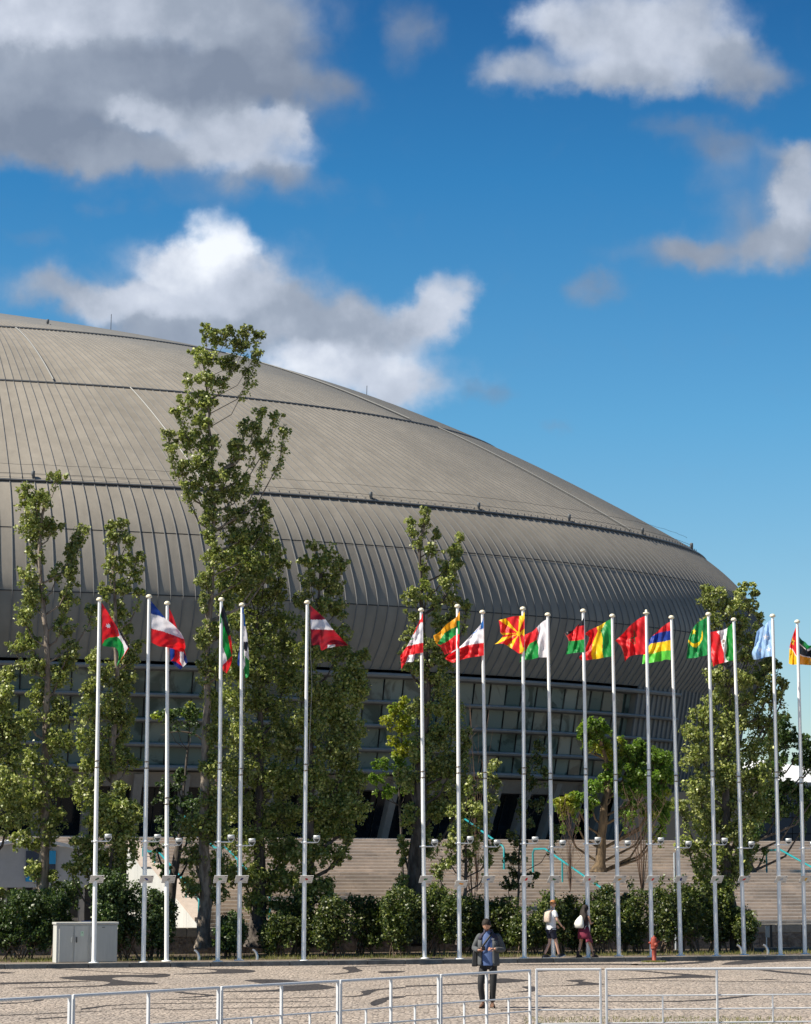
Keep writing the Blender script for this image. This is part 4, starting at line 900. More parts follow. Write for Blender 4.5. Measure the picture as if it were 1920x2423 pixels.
def flag_mesh(k, spec, name_tag, part_of=None):
    row = POLES[k][3]; v0 = (.50 if row == 0 else 1.30); ox, oy, s = FLAGS[k]['z']
    nu, nv = 64, 44
    T_ = cpoly(spec['top'], nu); B_ = cpoly(spec['bot'], nu)
    fly = spec.get('fly'); fl = cpoly(fly, nv) if fly else None
    wrap = FLAGS[k].get('wrap'); rs = random.Random(k*5+1); ph = rs.uniform(0, 6); ph2 = rs.uniform(0, 6)
    pts = []; img = []
    for i in range(nu+1):
        r = []; ri = []
        for j in range(nv+1):
            f = j/nv; p = T_[i]*(1-f)+B_[i]*f
            if fl is not None:
                w_ = (i/nu)**3; q = fl[j]; lin_ = T_[nu]*(1-f)+B_[nu]*f; p = p+(q-lin_)*w_
            x = ox+p.x*s; y = oy+p.y*s; uu_ = i/nu
            dep = uu_*(.75 if not wrap else .55)
            rip = .085*min(1, uu_*3)*sin(uu_*9+f*3.2+ph)+.045*min(1, uu_*3)*sin(uu_*17-f*5+ph2)+.03*sin(f*9+uu_*6+ph)*min(1, uu_*4)+.012*sin(uu_*31+f*23)
            off = (-.09 if wrap else .015)+dep+rip
            if wrap: off += -.02+max(0, uu_-.12)*.25
            r.append(hitv(x, y, v0+off)); ri.append((p.x, p.y))
        pts.append(r); img.append(ri)
    mb = MB(); mb.grid(pts, CLOTH, True)
    me_o = mb.build('flag' if part_of is None else 'flag_panel', CLOTH, part_of, loc=pts[0][0] if part_of is None else TREE_LOC[part_of.name])
    me = me_o.data; ca = me.color_attributes.new('col', 'FLOAT_COLOR', 'CORNER'); arr = []
    for i in range(nu):
        for j in range(nv):
            cx = (img[i][j][0]+img[i+1][j+1][0])/2; cy = (img[i][j][1]+img[i+1][j+1][1])/2; c = spec['base']
            for col, pl in spec['polys']:
                if inpoly(cx, cy, pl): c = col
            arr += [*c, 1]*4
    ca.data.foreach_set('color', arr)
    return me_o
for k in FLAGS:
    o = flag_mesh(k, FLAGS[k], '')
    tag(o, FLABEL[k], 'flag', 'flags flying from the row of poles')
    if 'extra' in FLAGS[k]:
        FLAGS[k]['extra']['z'] = ZE; flag_mesh(k, FLAGS[k]['extra'], '', part_of=o)

# ---------------------------------------------------------------- trees and shrubs
def tufts(centers, rad, leaves, size, up=.2):
    """leaf quads around tuft centres; returns vertices (4 per leaf)"""
    n = len(centers); c = np.repeat(centers, leaves, 0); rr = np.repeat(rad, leaves)
    d = rng.normal(size=(n*leaves, 3)); d /= np.linalg.norm(d, axis=1)[:, None]
    p = c+d*(rr*rng.random(n*leaves)**.45)[:, None]
    nrm = rng.normal(size=(n*leaves, 3))+d*.8+np.array([0, -.15, .35]); nrm /= np.linalg.norm(nrm, axis=1)[:, None]
    a = np.cross(nrm, rng.normal(size=(n*leaves, 3))); a /= np.linalg.norm(a, axis=1)[:, None]; b = np.cross(nrm, a)
    s = (size*rng.uniform(.6, 1.25, n*leaves))[:, None]
    fold = nrm*s*.18
    V = np.stack([p-a*s*.6, p-b*s*.42+fold, p+a*s*.6, p+b*s*.42+fold], 1)
    return V.reshape(-1, 3)
def pxs(Y): return F/(Y*CT+8*ST)
def tree(label, v, trunk, clumps, leafm, barkm, cat='tree', name='poplar_tree', group=None, tr=(.28, .1), dens=1.0, size=.095, tuft=.25, thick_=.55, leaves=24, k=1.124, limbs=True, zbase=None):
    """trunk: px path bottom to top; clumps: (x, y, rx, ry) in the 1708 frame (k=1.124)"""
    base = hitv(trunk[0][0]*k, trunk[0][1]*k, v)
    if zbase is not None: base.z = zbase
    t = thing(name, label, cat, base, group)
    path = [base]+[hitv(x*k, y*k, v+random.uniform(-.1, .1)) for x, y in trunk[1:]]
    L = len(path); rad = [tr[1]*.5+(tr[0]*.8-tr[1]*.5)*(1-i/(L-1))**1.7 for i in range(L)]
    sp = []; sr = []
    for i in range(L-1):
        for f in (0, .33, .66):
            p0, p1, p2, p3 = path[max(i-1, 0)], path[i], path[i+1], path[min(i+2, L-1)]
            q = .5*(2*p1+(p2-p0)*f+(2*p0-5*p1+4*p2-p3)*f*f+(3*p1-p0-3*p2+p3)*f**3)
            sp.append(q+Vector((random.uniform(-.03, .03), random.uniform(-.03, .03), 0))); sr.append((rad[i]+(rad[i+1]-rad[i])*f)*random.uniform(.93, 1.08))
    sp.append(path[-1]); sr.append(rad[-1]); sr[0] *= 1.45; 
    tm = MB(); tm.tube(sp, sr, n=10)
    cen = []; rads = []
    for (x, y, rx, ry) in clumps:
        c = hitv(x*k, y*k, v+random.uniform(-.25, .25)); px = pxs(c.y); a, b_ = rx*k/px, ry*k/px
        dd = thick_*(a+b_)/2+.15
        n = max(5, int(random.uniform(.75, 1.2)*dens*12*(a*b_)/(tuft*tuft)*.62*(1+.4*dd)))
        q = rng.normal(size=(n, 3)); q /= np.linalg.norm(q, axis=1)[:, None]; q *= (rng.random(n)**.40)[:, None]
        q *= np.array([a*.94, dd, b_*.94]); q += np.array([rng.normal()*.03, 0, 0])
        pc = q+np.array(c); cen.append(pc); rads.append(tuft*rng.uniform(.45, 1.0, n)*min(1, max(.5, min(a, b_)/.55)))
        if limbs:
            # branch from the trunk to the clump, rising
            tgt = c+Vector((0, 0, b_*.3)); zz0 = tgt.z-max(.8, abs(tgt.x-np.interp(tgt.z, [p.z for p in sp], [p.x for p in sp]))*1.4)
            cand = min(sp, key=lambda p: abs(p.z-zz0)+.3*abs(p.x-tgt.x))
            r0 = min(.055, .5*sr[sp.index(cand)]); mid = (cand+tgt)/2+Vector((0.35*(tgt.x-cand.x), .1, -.15*(tgt.z-cand.z)))
            tm.tube([cand, cand*.3+mid*.7, mid*.5+tgt*.5, tgt], [r0, r0*.8, r0*.55, r0*.2], n=5, caps=False)
            lp = [mid*(1-f)*(1-f)+tgt*(1-(1-f)*(1-f)) for f in np.linspace(.15, .9, max(3, int((tgt-mid).length/.16)))]
            cen.append(np.array([[q_.x+random.gauss(0, .07), q_.y+random.gauss(0, .07), q_.z+random.gauss(0, .06)] for q_ in lp])); rads.append(np.full(len(lp), tuft*.62))
            for _ in range(5):
                e = Vector(pc[rng.integers(0, n)]); s0 = mid*.4+tgt*.6
                tm.tube([s0, (s0+e)/2+Vector((0, 0, -.05)), e], [r0*.35, r0*.22, .006], n=4, caps=False)
    tm.build('trunk', barkm, t, loc=base)
    cen = np.concatenate(cen); rads = np.concatenate(rads)
    V = tufts(cen, rads, leaves, size)
    tri_mesh('crown', V, leafm, 4, t, loc=tuple(base))
    return t
PG = 'poplars behind the flagpoles'
tree('tall poplar with a forked pale trunk, second tree from the left edge', 5.6, [(82, 1995), (92, 1850), (95, 1700), (97, 1560), (99, 1430), (97, 1330), (86, 1230), (82, 1150), (95, 1060)],
 [(120, 1003, 26, 14), (55, 1030, 20, 20), (90, 1045, 25, 14), (75, 1065, 40, 32), (70, 1110, 38, 35), (112, 1105, 28, 20), (175, 1118, 20, 13), (160, 1140, 16, 16), (152, 1160, 16, 28), (75, 1165, 26, 30), (150, 1210, 22, 30), (60, 1215, 22, 30), (120, 1205, 18, 22), (70, 1260, 30, 30), (140, 1265, 24, 34), (50, 1300, 26, 30), (130, 1320, 26, 30), (60, 1345, 28, 26), (145, 1370, 26, 26), (195, 1280, 18, 14), (30, 1360, 22, 20), (65, 1400, 36, 26), (125, 1420, 36, 34), (72, 1460, 26, 34), (120, 1500, 32, 36), (60, 1520, 26, 36), (115, 1560, 38, 36), (60, 1600, 34, 36), (110, 1640, 50, 40), (55, 1680, 46, 44), (105, 1730, 45, 40), (60, 1770, 34, 26), (100, 1780, 24, 22), (75, 1830, 26, 22), (110, 1850, 22, 18), (60, 1910, 44, 26)], LEAF_P, BARKL, group=PG, tr=(.26, .09), thick_=.5)
tree('bushy poplar cut off by the left edge', 4.2, [(-20, 2000), (-12, 1800), (-8, 1600), (0, 1450)], [(10, 1420, 24, 20), (8, 1460, 30, 26), (20, 1500, 28, 26), (35, 1545, 22, 28), (5, 1550, 40, 40), (25, 1600, 34, 34), (10, 1660, 44, 44), (40, 1690, 36, 30), (15, 1730, 44, 26), (0, 1890, 20, 24)], LEAF_P, BARKD, group=PG, tr=(.22, .1))
tree('slim poplar with a cut top stub, left of the blue white red flag', 6.4, [(235, 1990), (238, 1850), (240, 1700), (238, 1560), (246, 1450), (244, 1330), (238, 1210), (236, 1150)],
 [(245, 1108, 22, 16), (262, 1100, 10, 6), (232, 1140, 18, 24), (268, 1135, 22, 16), (287, 1175, 20, 14), (258, 1185, 22, 24), (228, 1195, 16, 26), (288, 1205, 18, 20), (262, 1240, 28, 22), (222, 1245, 16, 26), (296, 1245, 14, 10), (250, 1285, 26, 22), (205, 1290, 16, 14), (224, 1320, 16, 20), (268, 1330, 20, 24), (200, 1385, 20, 24), (285, 1360, 24, 18), (265, 1385, 30, 28), (215, 1420, 30, 30), (190, 1450, 22, 26), (262, 1440, 34, 30), (232, 1480, 36, 36), (190, 1500, 30, 34), (260, 1510, 34, 30), (185, 1555, 30, 34), (245, 1560, 38, 36), (215, 1610, 50, 40), (270, 1600, 30, 24), (190, 1670, 40, 40)], LEAF_P, BARKL, group=PG, tr=(.24, .08), thick_=.5)
tree('low leafy tree lit in the upper part, left of the second flagpole', 4.4, [(212, 2000), (225, 1880), (240, 1780), (250, 1720)], [(255, 1665, 26, 20), (240, 1700, 50, 30), (275, 1715, 28, 30), (215, 1730, 40, 36), (255, 1760, 48, 40), (195, 1780, 34, 34), (180, 1815, 40, 30), (250, 1810, 46, 34), (150, 1830, 20, 14), (220, 1850, 40, 30), (160, 1770, 22, 12)], LEAF_P, BARKD, name='young_tree', tr=(.12, .05))
tree('tallest poplar with sparse high top, right of the blue white red flag', 6.0, [(428, 1995), (432, 1900), (430, 1780), (430, 1650), (436, 1520), (436, 1400), (444, 1260), (450, 1120), (448, 1000), (442, 900), (434, 820), (430, 760)],
 [(436, 690, 22, 14), (480, 700, 22, 16), (520, 697, 20, 12), (545, 705, 12, 8), (455, 712, 30, 20), (500, 722, 30, 18), (415, 740, 26, 10), (540, 742, 18, 8), (440, 755, 36, 20), (490, 765, 34, 18), (520, 785, 14, 10), (400, 802, 26, 18), (440, 800, 28, 22), (470, 808, 18, 14), (395, 845, 26, 18), (430, 845, 34, 26), (378, 870, 22, 14), (418, 890, 36, 26), (352, 912, 18, 10), (358, 945, 20, 8), (395, 925, 38, 22), (440, 935, 38, 28), (380, 985, 24, 18), (420, 975, 38, 28), (450, 1005, 34, 26), (405, 1020, 34, 16), (398, 1045, 14, 14), (445, 1045, 30, 24), (548, 865, 18, 10), (580, 876, 18, 9), (600, 905, 14, 6), (535, 900, 16, 14), (515, 895, 12, 20), (545, 930, 22, 14), (556, 958, 12, 10), (500, 945, 28, 26), (485, 990, 32, 26), (520, 1005, 12, 12), (495, 1035, 38, 24), (540, 1065, 26, 18), (560, 1085, 22, 18), (450, 1085, 30, 26), (500, 1085, 42, 26), (445, 1130, 22, 24), (495, 1130, 46, 28), (550, 1125, 34, 24), (450, 1175, 28, 26), (510, 1175, 50, 30), (580, 1160, 24, 18), (435, 1220, 22, 26), (480, 1220, 40, 30), (540, 1215, 40, 26), (430, 1270, 16, 30), (475, 1270, 30, 30), (430, 1340, 22, 36), (465, 1330, 28, 34), (430, 1410, 24, 36), (462, 1400, 28, 36), (435, 1475, 26, 34), (455, 1540, 30, 36), (450, 1610, 30, 40), (450, 1680, 38, 40), (415, 1740, 36, 34), (460, 1750, 40, 44), (410, 1800, 30, 30), (455, 1830, 40, 40), (405, 1860, 24, 30), (450, 1880, 30, 26)], LEAF_P, BARKL, group=PG, tr=(.28, .05), thick_=.55)
tree('dense broad poplar in the middle of the left group', 7.2, [(541, 1995), (546, 1900), (545, 1750), (547, 1600), (548, 1450), (540, 1300)],
 [(520, 1130, 34, 20), (560, 1150, 34, 22), (590, 1185, 26, 16), (500, 1170, 40, 26), (545, 1200, 46, 32), (590, 1230, 20, 24), (500, 1240, 40, 36), (560, 1260, 46, 34), (510, 1310, 46, 38), (580, 1310, 46, 34), (540, 1360, 56, 36), (600, 1360, 36, 34), (500, 1400, 40, 40), (560, 1420, 60, 40), (610, 1420, 30, 40), (510, 1470, 50, 40), (580, 1490, 56, 40), (500, 1540, 46, 40), (560, 1560, 60, 40), (610, 1560, 36, 50), (505, 1620, 50, 40), (580, 1640, 56, 44), (510, 1700, 56, 40), (590, 1720, 56, 40), (530, 1770, 66, 40), (600, 1790, 46, 36), (510, 1840, 50, 34), (570, 1850, 60, 34), (550, 1900, 50, 26), (590, 1910, 26, 20)], LEAF_P, BARKD, group=PG, tr=(.42, .1), thick_=.6)
tree('round topped poplar right of the crimson and white flagpole', 6.4, [(652, 1995), (652, 1850), (654, 1700), (655, 1550), (656, 1400), (668, 1280), (676, 1190)],
 [(662, 1150, 22, 14), (695, 1165, 22, 14), (648, 1185, 22, 18), (680, 1190, 34, 24), (720, 1190, 20, 24), (655, 1225, 30, 24), (700, 1230, 40, 26), (640, 1265, 22, 22), (680, 1275, 36, 26), (715, 1280, 24, 26), (650, 1320, 30, 28), (700, 1330, 40, 28), (650, 1380, 40, 34), (710, 1370, 46, 30), (760, 1380, 26, 20), (655, 1440, 44, 36), (735, 1420, 46, 34), (690, 1470, 56, 36), (755, 1460, 28, 30), (650, 1520, 46, 40), (720, 1530, 50, 40), (690, 1580, 60, 40), (735, 1590, 34, 40), (650, 1640, 46, 40), (720, 1650, 56, 40), (760, 1640, 34, 20), (660, 1700, 50, 34), (730, 1700, 56, 34), (690, 1750, 56, 34), (735, 1755, 20, 20), (650, 1800, 46, 34), (710, 1800, 34, 26), (640, 1860, 40, 40), (690, 1880, 36, 34)], LEAF_P, BARKD, group=PG, tr=(.24, .08), thick_=.55)
tree('poplar with bare snapped top and dark trunk left of the yellow green red flag', 6.8, [(868, 1990), (874, 1850), (884, 1700), (888, 1580), (900, 1450), (892, 1330), (886, 1230), (886, 1150), (893, 1100)],
 [(897, 1075, 14, 12), (895, 1100, 16, 16), (868, 1098, 12, 10), (866, 1120, 14, 12), (880, 1140, 8, 14), (915, 1125, 10, 12), (970, 1130, 10, 8), (952, 1160, 24, 18), (905, 1160, 14, 16), (940, 1190, 20, 18), (962, 1180, 12, 10), (895, 1195, 12, 24), (945, 1225, 24, 24), (898, 1235, 14, 22), (870, 1255, 26, 24), (955, 1262, 28, 18), (915, 1270, 20, 24), (985, 1275, 12, 10), (868, 1295, 24, 14), (925, 1310, 28, 22), (950, 1300, 16, 16), (870, 1340, 28, 22), (855, 1375, 16, 12), (915, 1360, 30, 24), (880, 1400, 32, 24), (940, 1390, 36, 24), (920, 1440, 44, 30), (895, 1490, 40, 30), (950, 1500, 34, 34), (930, 1550, 50, 34), (980, 1560, 20, 34), (890, 1580, 30, 34), (950, 1610, 48, 34), (900, 1640, 40, 34), (970, 1670, 36, 34), (915, 1700, 36, 34), (860, 1640, 34, 26), (870, 1720, 26, 40), (900, 1770, 26, 40), (850, 1790, 14, 50), (845, 1860, 14, 34)], LEAF_P, BARKD, group=PG, tr=(.42, .06), thick_=.5)
tree('bright green young tree left of the snapped poplar', 11.0, [(850, 1990), (846, 1800), (842, 1650), (846, 1540)], [(850, 1475, 18, 10), (832, 1495, 24, 16), (860, 1500, 24, 20), (815, 1515, 16, 8), (850, 1530, 26, 24), (835, 1560, 20, 14), (860, 1575, 26, 26), (840, 1590, 18, 20), (850, 1620, 26, 20), (790, 1640, 30, 12), (800, 1610, 20, 16), (820, 1665, 30, 14), (855, 1660, 20, 20)], LEAF_Y, BARKD, name='young_tree', tr=(.09, .04), dens=.9)
tree('small sparse tree between the yellow green red and blue topped flagpoles', 5.4, [(1078, 1990), (1090, 1880), (1098, 1800), (1105, 1720), (1115, 1660)] if False else [(968, 1990), (978, 1880), (982, 1790), (990, 1720), (1000, 1660)],
 [(1040, 1610, 20, 14), (1030, 1635, 26, 18), (1048, 1645, 14, 10), (1015, 1660, 20, 14), (985, 1650, 20, 16), (1035, 1690, 22, 20), (1000, 1700, 30, 24), (965, 1710, 20, 26), (1015, 1730, 26, 22), (975, 1750, 30, 24), (955, 1775, 24, 20), (1000, 1770, 24, 18), (1035, 1785, 20, 16), (945, 1810, 20, 20), (925, 1830, 22, 14), (1030, 1810, 22, 12), (990, 1805, 20, 16), (905, 1870, 20, 12)], LEAF_P, BARKD, name='young_tree', tr=(.11, .035), dens=.9)
tree('thin sapling beside the pole of the flag with the white hoist', 6.0, [(1088, 1990), (1092, 1880), (1096, 1760), (1110, 1650), (1132, 1590)], [(1135, 1570, 9, 14), (1128, 1600, 14, 16), (1108, 1625, 14, 14), (1150, 1625, 10, 8), (1120, 1650, 20, 14), (1100, 1700, 16, 18), (1135, 1690, 20, 14), (1115, 1730, 12, 14), (1080, 1760, 14, 20), (1100, 1780, 12, 12), (1078, 1810, 18, 20), (1090, 1850, 20, 20), (1070, 1865, 24, 16), (1120, 1845, 24, 10), (1170, 1745, 12, 8)], LEAF_H, BARKD, name='sapling', tr=(.07, .025), dens=.8)
tree('broad locust tree with yellowish leaves on the stair landing', steps[15][0]-.9, [(1262, 1824), (1268, 1760), (1272, 1700), (1282, 1650), (1278, 1600), (1265, 1560)],
 [(1235, 1530, 20, 16), (1255, 1525, 20, 16), (1270, 1540, 20, 16), (1225, 1545, 12, 12), (1245, 1560, 18, 16), (1275, 1575, 20, 16), (1300, 1590, 20, 14), (1330, 1580, 22, 14), (1310, 1560, 10, 8), (1350, 1570, 18, 14), (1340, 1600, 34, 18), (1380, 1590, 34, 16), (1400, 1605, 26, 20), (1300, 1620, 34, 18), (1350, 1635, 40, 20), (1395, 1635, 30, 20), (1275, 1640, 22, 14), (1250, 1655, 22, 14), (1290, 1660, 24, 14), (1330, 1665, 40, 18), (1245, 1690, 14, 12), (1385, 1670, 30, 16), (1340, 1695, 30, 12), (1400, 1700, 24, 18), (1370, 1710, 26, 10), (1215, 1680, 26, 12), (1180, 1690, 24, 12), (1205, 1700, 30, 10), (1320, 1715, 22, 8), (1400, 1725, 14, 10)], LEAF_Y, bark('locust_bark', (.05, .035, .022), (.19, .13, .07)), name='locust_tree', tr=(.30, .12), thick_=.8, dens=2.3, zbase=steps[14][1])
tree('large leafy poplar group on the right with a feathery top', 5.6, [(1560, 1995), (1532, 1880), (1528, 1750), (1530, 1600), (1535, 1450), (1520, 1340), (1530, 1270)],
 [(1492, 1240, 26, 12), (1525, 1248, 22, 12), (1572, 1232, 20, 10), (1590, 1250, 12, 8), (1555, 1250, 20, 16), (1495, 1270, 30, 22), (1540, 1278, 34, 22), (1580, 1275, 20, 14), (1505, 1310, 30, 20), (1560, 1310, 30, 20), (1600, 1297, 5, 5), (1545, 1340, 28, 24), (1585, 1345, 20, 20), (1520, 1380, 28, 24), (1570, 1380, 34, 24), (1508, 1420, 26, 26), (1555, 1430, 36, 26), (1610, 1400, 26, 18), (1635, 1400, 16, 16), (1600, 1430, 40, 24), (1650, 1436, 15, 12), (1515, 1465, 34, 26), (1575, 1475, 46, 28), (1630, 1465, 22, 20), (1480, 1505, 36, 24), (1535, 1520, 50, 30), (1600, 1520, 40, 30), (1465, 1545, 30, 30), (1520, 1570, 50, 34), (1590, 1580, 46, 34), (1630, 1550, 16, 30), (1465, 1600, 32, 34), (1530, 1630, 56, 36), (1595, 1640, 42, 36), (1470, 1665, 36, 36), (1540, 1690, 56, 36), (1590, 1700, 34, 30), (1490, 1730, 44, 36), (1555, 1750, 46, 36), (1440, 1700, 26, 22), (1450, 1780, 30, 22), (1500, 1800, 40, 34), (1550, 1820, 34, 34), (1480, 1840, 30, 24), (1515, 1870, 36, 30), (1580, 1790, 18, 26)], LEAF_P, BARKD, group=PG, tr=(.36, .08), thick_=.6)
tree('dark green tree with thick trunk on the landing near the right edge', steps[15][0]-.6, [(1578, 1831), (1572, 1780), (1576, 1720), (1600, 1650), (1630, 1590)],
 [(1640, 1520, 30, 20), (1660, 1545, 24, 20), (1635, 1560, 34, 24), (1690, 1560, 30, 18), (1720, 1580, 30, 22), (1655, 1595, 34, 14), (1700, 1600, 34, 16), (1740, 1610, 20, 26), (1625, 1620, 30, 26), (1625, 1665, 30, 26), (1660, 1655, 30, 16), (1690, 1670, 30, 18), (1640, 1700, 44, 20), (1700, 1700, 34, 18), (1600, 1710, 30, 26), (1580, 1750, 30, 24), (1570, 1785, 26, 14), (1610, 1790, 8, 6)], leafmat('carob_leaf', (.03, .06, .016), (.055, .10, .024), (.10, .15, .035)), BARKD, name='carob_tree', tr=(.30, .12), thick_=.8, dens=1.5, zbase=steps[14][1])
tree('leaning dark trunk tree behind the third flagpole', 7.8, [(352, 1960), (372, 1800), (384, 1740), (388, 1660), (395, 1580)], [(400, 1490, 26, 10), (370, 1500, 22, 8), (350, 1505, 26, 8), (405, 1515, 20, 12), (375, 1640, 20, 26), (345, 1650, 16, 14), (350, 1690, 30, 24), (395, 1690, 24, 26), (360, 1735, 34, 26), (400, 1750, 20, 24), (330, 1780, 20, 16), (395, 1810, 16, 14), (350, 1830, 16, 14)], LEAF_Y if False else LEAF_D, BARKD, name='leaning_tree', tr=(.22, .06), dens=.7)
tree('low yellow green branch reaching left above the window band', 12.5, [(470, 1760), (455, 1640), (430, 1560), (380, 1540), (340, 1548)], [(400, 1488, 16, 10), (385, 1500, 24, 9), (350, 1504, 22, 7), (415, 1508, 24, 12), (330, 1510, 10, 5)], LEAF_Y, TWIG, name='branching_tree', tr=(.12, .02), dens=1, limbs=False)
# bare shrubs
def bare(label, px, pyb, pyt, wpx, v, n=15):
    b0 = hitv(px, pyb, v); zb = None
    t = thing('bare_shrub', label, 'shrub', b0); m = MB()
    for i in range(n):
        e = hitv(px+random.gauss(0, wpx/2.2), pyt+random.random()**2*(pyb-pyt)*.7, v+random.uniform(-.5, .5)); mid = b0*.45+e*.55+Vector(((b0.x-e.x)*.28, 0, .1))
        m.tube([b0, b0*.7+mid*.3, mid, e], [.014, .011, .008, .003], n=4, caps=False)
        for _ in range(3):
            f = random.uniform(.3, .8); s0 = mid*(1-f)+e*f; m.tube([s0, s0+Vector((random.uniform(-.35, .35), random.uniform(-.2, .2), random.uniform(.2, .6)))], [.007, .003], n=3, caps=False)
    m.build('twigs', TWIGB, t, loc=b0)
bare('bare twiggy shrub standing behind the woman with the white backpack', 1350, 2110, 1880, 60, 7.4)
bare('leafless sprawling shrub left of the locust trunk', 1520, 2120, 1860, 110, 7.6, 22)
bare('thin leafless stems in front of the windows right of the yellow green red flag', 1130, 2110, 1660, 60, 8.0, 12)
bare('leafless bush in front of the stairs beside the small sparse tree', 1120, 2150, 1960, 80, 7.0, 14)
# hedge and shrubs
def shrub(label, px, pyb, pyt, w, v, leafm=LEAF_H, dens=1.0, name='hedge_shrub', group='clipped shrubs of the hedge behind the flagpoles', zb=.1):
    b0 = hitv(px, pyb, v); b0.z = zb; top = hitv(px, pyt, v).z; a = w/pxs(b0.y); h = top-zb
    t = thing(name, label, 'shrub', b0, group); m = MB(); cen = []
    n = int(330*dens*a*h)
    nb = 7
    lobes = [(random.uniform(-.65, .65)*a, random.uniform(-.5, .5), h*random.uniform(.35, .82), random.uniform(.38, .6)*a) for _ in range(nb)]+[(0, 0, h*.55, a*.75)]
    for (lx, ly, lz, lr) in lobes:
        k = n//len(lobes)+2; q = rng.normal(size=(k, 3)); q /= np.linalg.norm(q, axis=1)[:, None]; q *= (rng.random(k)**.33)[:, None]
        hz = min(lr*1.15, h-lz if h-lz > .15 else .15); q *= np.array([lr, lr*.9, 1]); q[:, 2] *= np.where(q[:, 2] > 0, hz, lz*.78)
        cen.append(q+np.array([b0.x+lx, b0.y+ly, b0.z+lz]))
    cen = np.concatenate(cen)
    # stray shoots
    for _ in range(5):
        s0 = Vector(cen[rng.integers(0, len(cen))]); s0.z = max(s0.z, zb+h*.7); cen = np.concatenate([cen, np.array([[s0.x+random.uniform(-.1, .1), s0.y, s0.z+h*random.uniform(.0, .25)] for _ in range(3)])])
    for i in range(12):
        e = Vector(cen[rng.integers(0, len(cen))]); st_ = b0+Vector((random.uniform(-.5, .5)*a, random.uniform(-.15, .15), 0)); m.tube([st_, st_*.6+e*.4+Vector((0, 0, .15)), e], [.03, .02, .006], n=5, caps=False)
    m.build('stems', TWIG, t, loc=b0)
    V = tufts(cen, .14*rng.uniform(.6, 1.3, len(cen)), 16, .078)
    tri_mesh('foliage', V, leafm, 4, t, loc=tuple(b0))
HL = [(655, 2235, 2120, 48, 'dense hedge shrub just left of the crimson flag pole'), (715, 2240, 2080, 60, 'hedge shrub right behind the crimson flag pole'), (790, 2238, 2095, 62, 'hedge shrub with twiggy top right of the crimson flag pole'), (870, 2240, 2085, 62, 'hedge shrub midway between the crimson flag pole and the snapped poplar'),
 (945, 2238, 2090, 58, 'hedge shrub just left of the pole with the small green tree flag'), (1030, 2236, 2090, 58, 'hedge shrub between the red white flag pole and the yellow green red flag pole'), (1110, 2236, 2100, 56, 'hedge shrub behind the left shoulder of the man in the grey jacket'), (1178, 2236, 2085, 56, 'hedge shrub right of the head of the man in the grey jacket'),
 (1250, 2236, 2095, 50, 'hedge shrub behind the pole of the red flag with yellow rays'), (1310, 2236, 2070, 52, 'hedge shrub behind the man in shorts'), (1370, 2236, 2085, 50, 'hedge shrub behind the woman with the white backpack'), (1430, 2234, 2080, 50, 'hedge shrub right of the woman with the white backpack'),
 (1500, 2234, 2065, 54, 'hedge shrub left of the red hydrant'), (1570, 2234, 2070, 52, 'hedge shrub right of the red hydrant'), (1635, 2232, 2065, 50, 'hedge shrub between the four striped flag pole and the crescent flag pole'), (1700, 2232, 2075, 54, 'hedge shrub behind the pole of the green crescent flag'), (1760, 2232, 2110, 46, 'last hedge shrub at the right end, thinning out')]
for i, (px, pyb, pyt, w, lb) in enumerate(HL): shrub(lb, px, pyb, pyt+random.choice((4, 12, 26, 34)), w*random.uniform(.85, 1.05), 5.0+random.uniform(-.7, .9), dens=.85)
shrub('big dark green shrub right of the grey cabinet', 300, 2262, 2050, 82, 3.4, LEAF_D, 1.1, 'laurel_shrub', None)
shrub('small dark shrub between the second and third flagpoles', 372, 2255, 2110, 40, 4.4, LEAF_D, 1, 'laurel_shrub', None)
shrub('large dark shrub at the left edge', 45, 2255, 2105, 90, 5.0, LEAF_D, 1.0, 'laurel_shrub', None)
shrub('dark shrub behind the grey cabinet near the waste bin', 135, 2250, 2075, 46, 6.4, LEAF_D, .9, 'laurel_shrub', None)
shrub('small shrub between the fourth and fifth flagpoles', 548, 2235, 2150, 36, 5.2, LEAF_D, .9, 'laurel_shrub', None)
# ---------------------------------------------------------------- white railings in the foreground
FENW = mat('railing_paint', (.56, .58, .61), .35, var=.05, vscale=4, coat=.3)
def fpt(px): # point on the slanted run of panels, by image column
    a = Vector((-5.12, 30.4, 0)); b = Vector((2.10, 40.6, 0)); d = b-a
    k = (px-960)/F*(CT-.22/35)
    # column px: X = k*Y (approximately, near the rail height)
    f = (k*a.y-a.x)/(d.x-k*d.y); return a+d*f
def panel(p0, p1, posts, stubs, label, lower=True, w=.048):
    t = thing('railing_panel', label, 'railing', p0, 'white railing panels along the plaza')
    d = (p1-p0); L = d.length; a = math.atan2(d.y, d.x)
    m = MB(); m.tube([p0+Vector((0, 0, .995)), p1+Vector((0, 0, .995))], .023, n=12); m.build('top_rail', FENW, t, loc=p0)
    for z in (.56, .335, .11):
        m = MB(); m.tube([p0+Vector((0, 0, z)), p1+Vector((0, 0, z))], .0135, n=8); m.build('lower_rail', FENW, t, loc=p0)
    for f in posts:
        q = p0+d*f; h = 1.01 if f in (0, 1) else .975
        m = MB(); m.box(q+Vector((0, 0, h/2)), (.036, .042, h), rz=a); m.build('post', FENW, t, loc=p0, bevel=.006)
    for f in stubs:
        q = p0+d*f; m = MB(); m.box(q+Vector((0, 0, .335)), (.022, .03, .46), rz=a); m.build('stub_bar', FENW, t, loc=p0)
J = [-190, 170, 521, 803, 1041, 1257]
LB = ['leftmost railing panel, cut off by the left edge', 'second slanted railing panel from the left', 'third slanted railing panel from the left', 'slanted railing panel left of the man in the grey jacket', 'slanted railing panel in front of the man in the grey jacket']
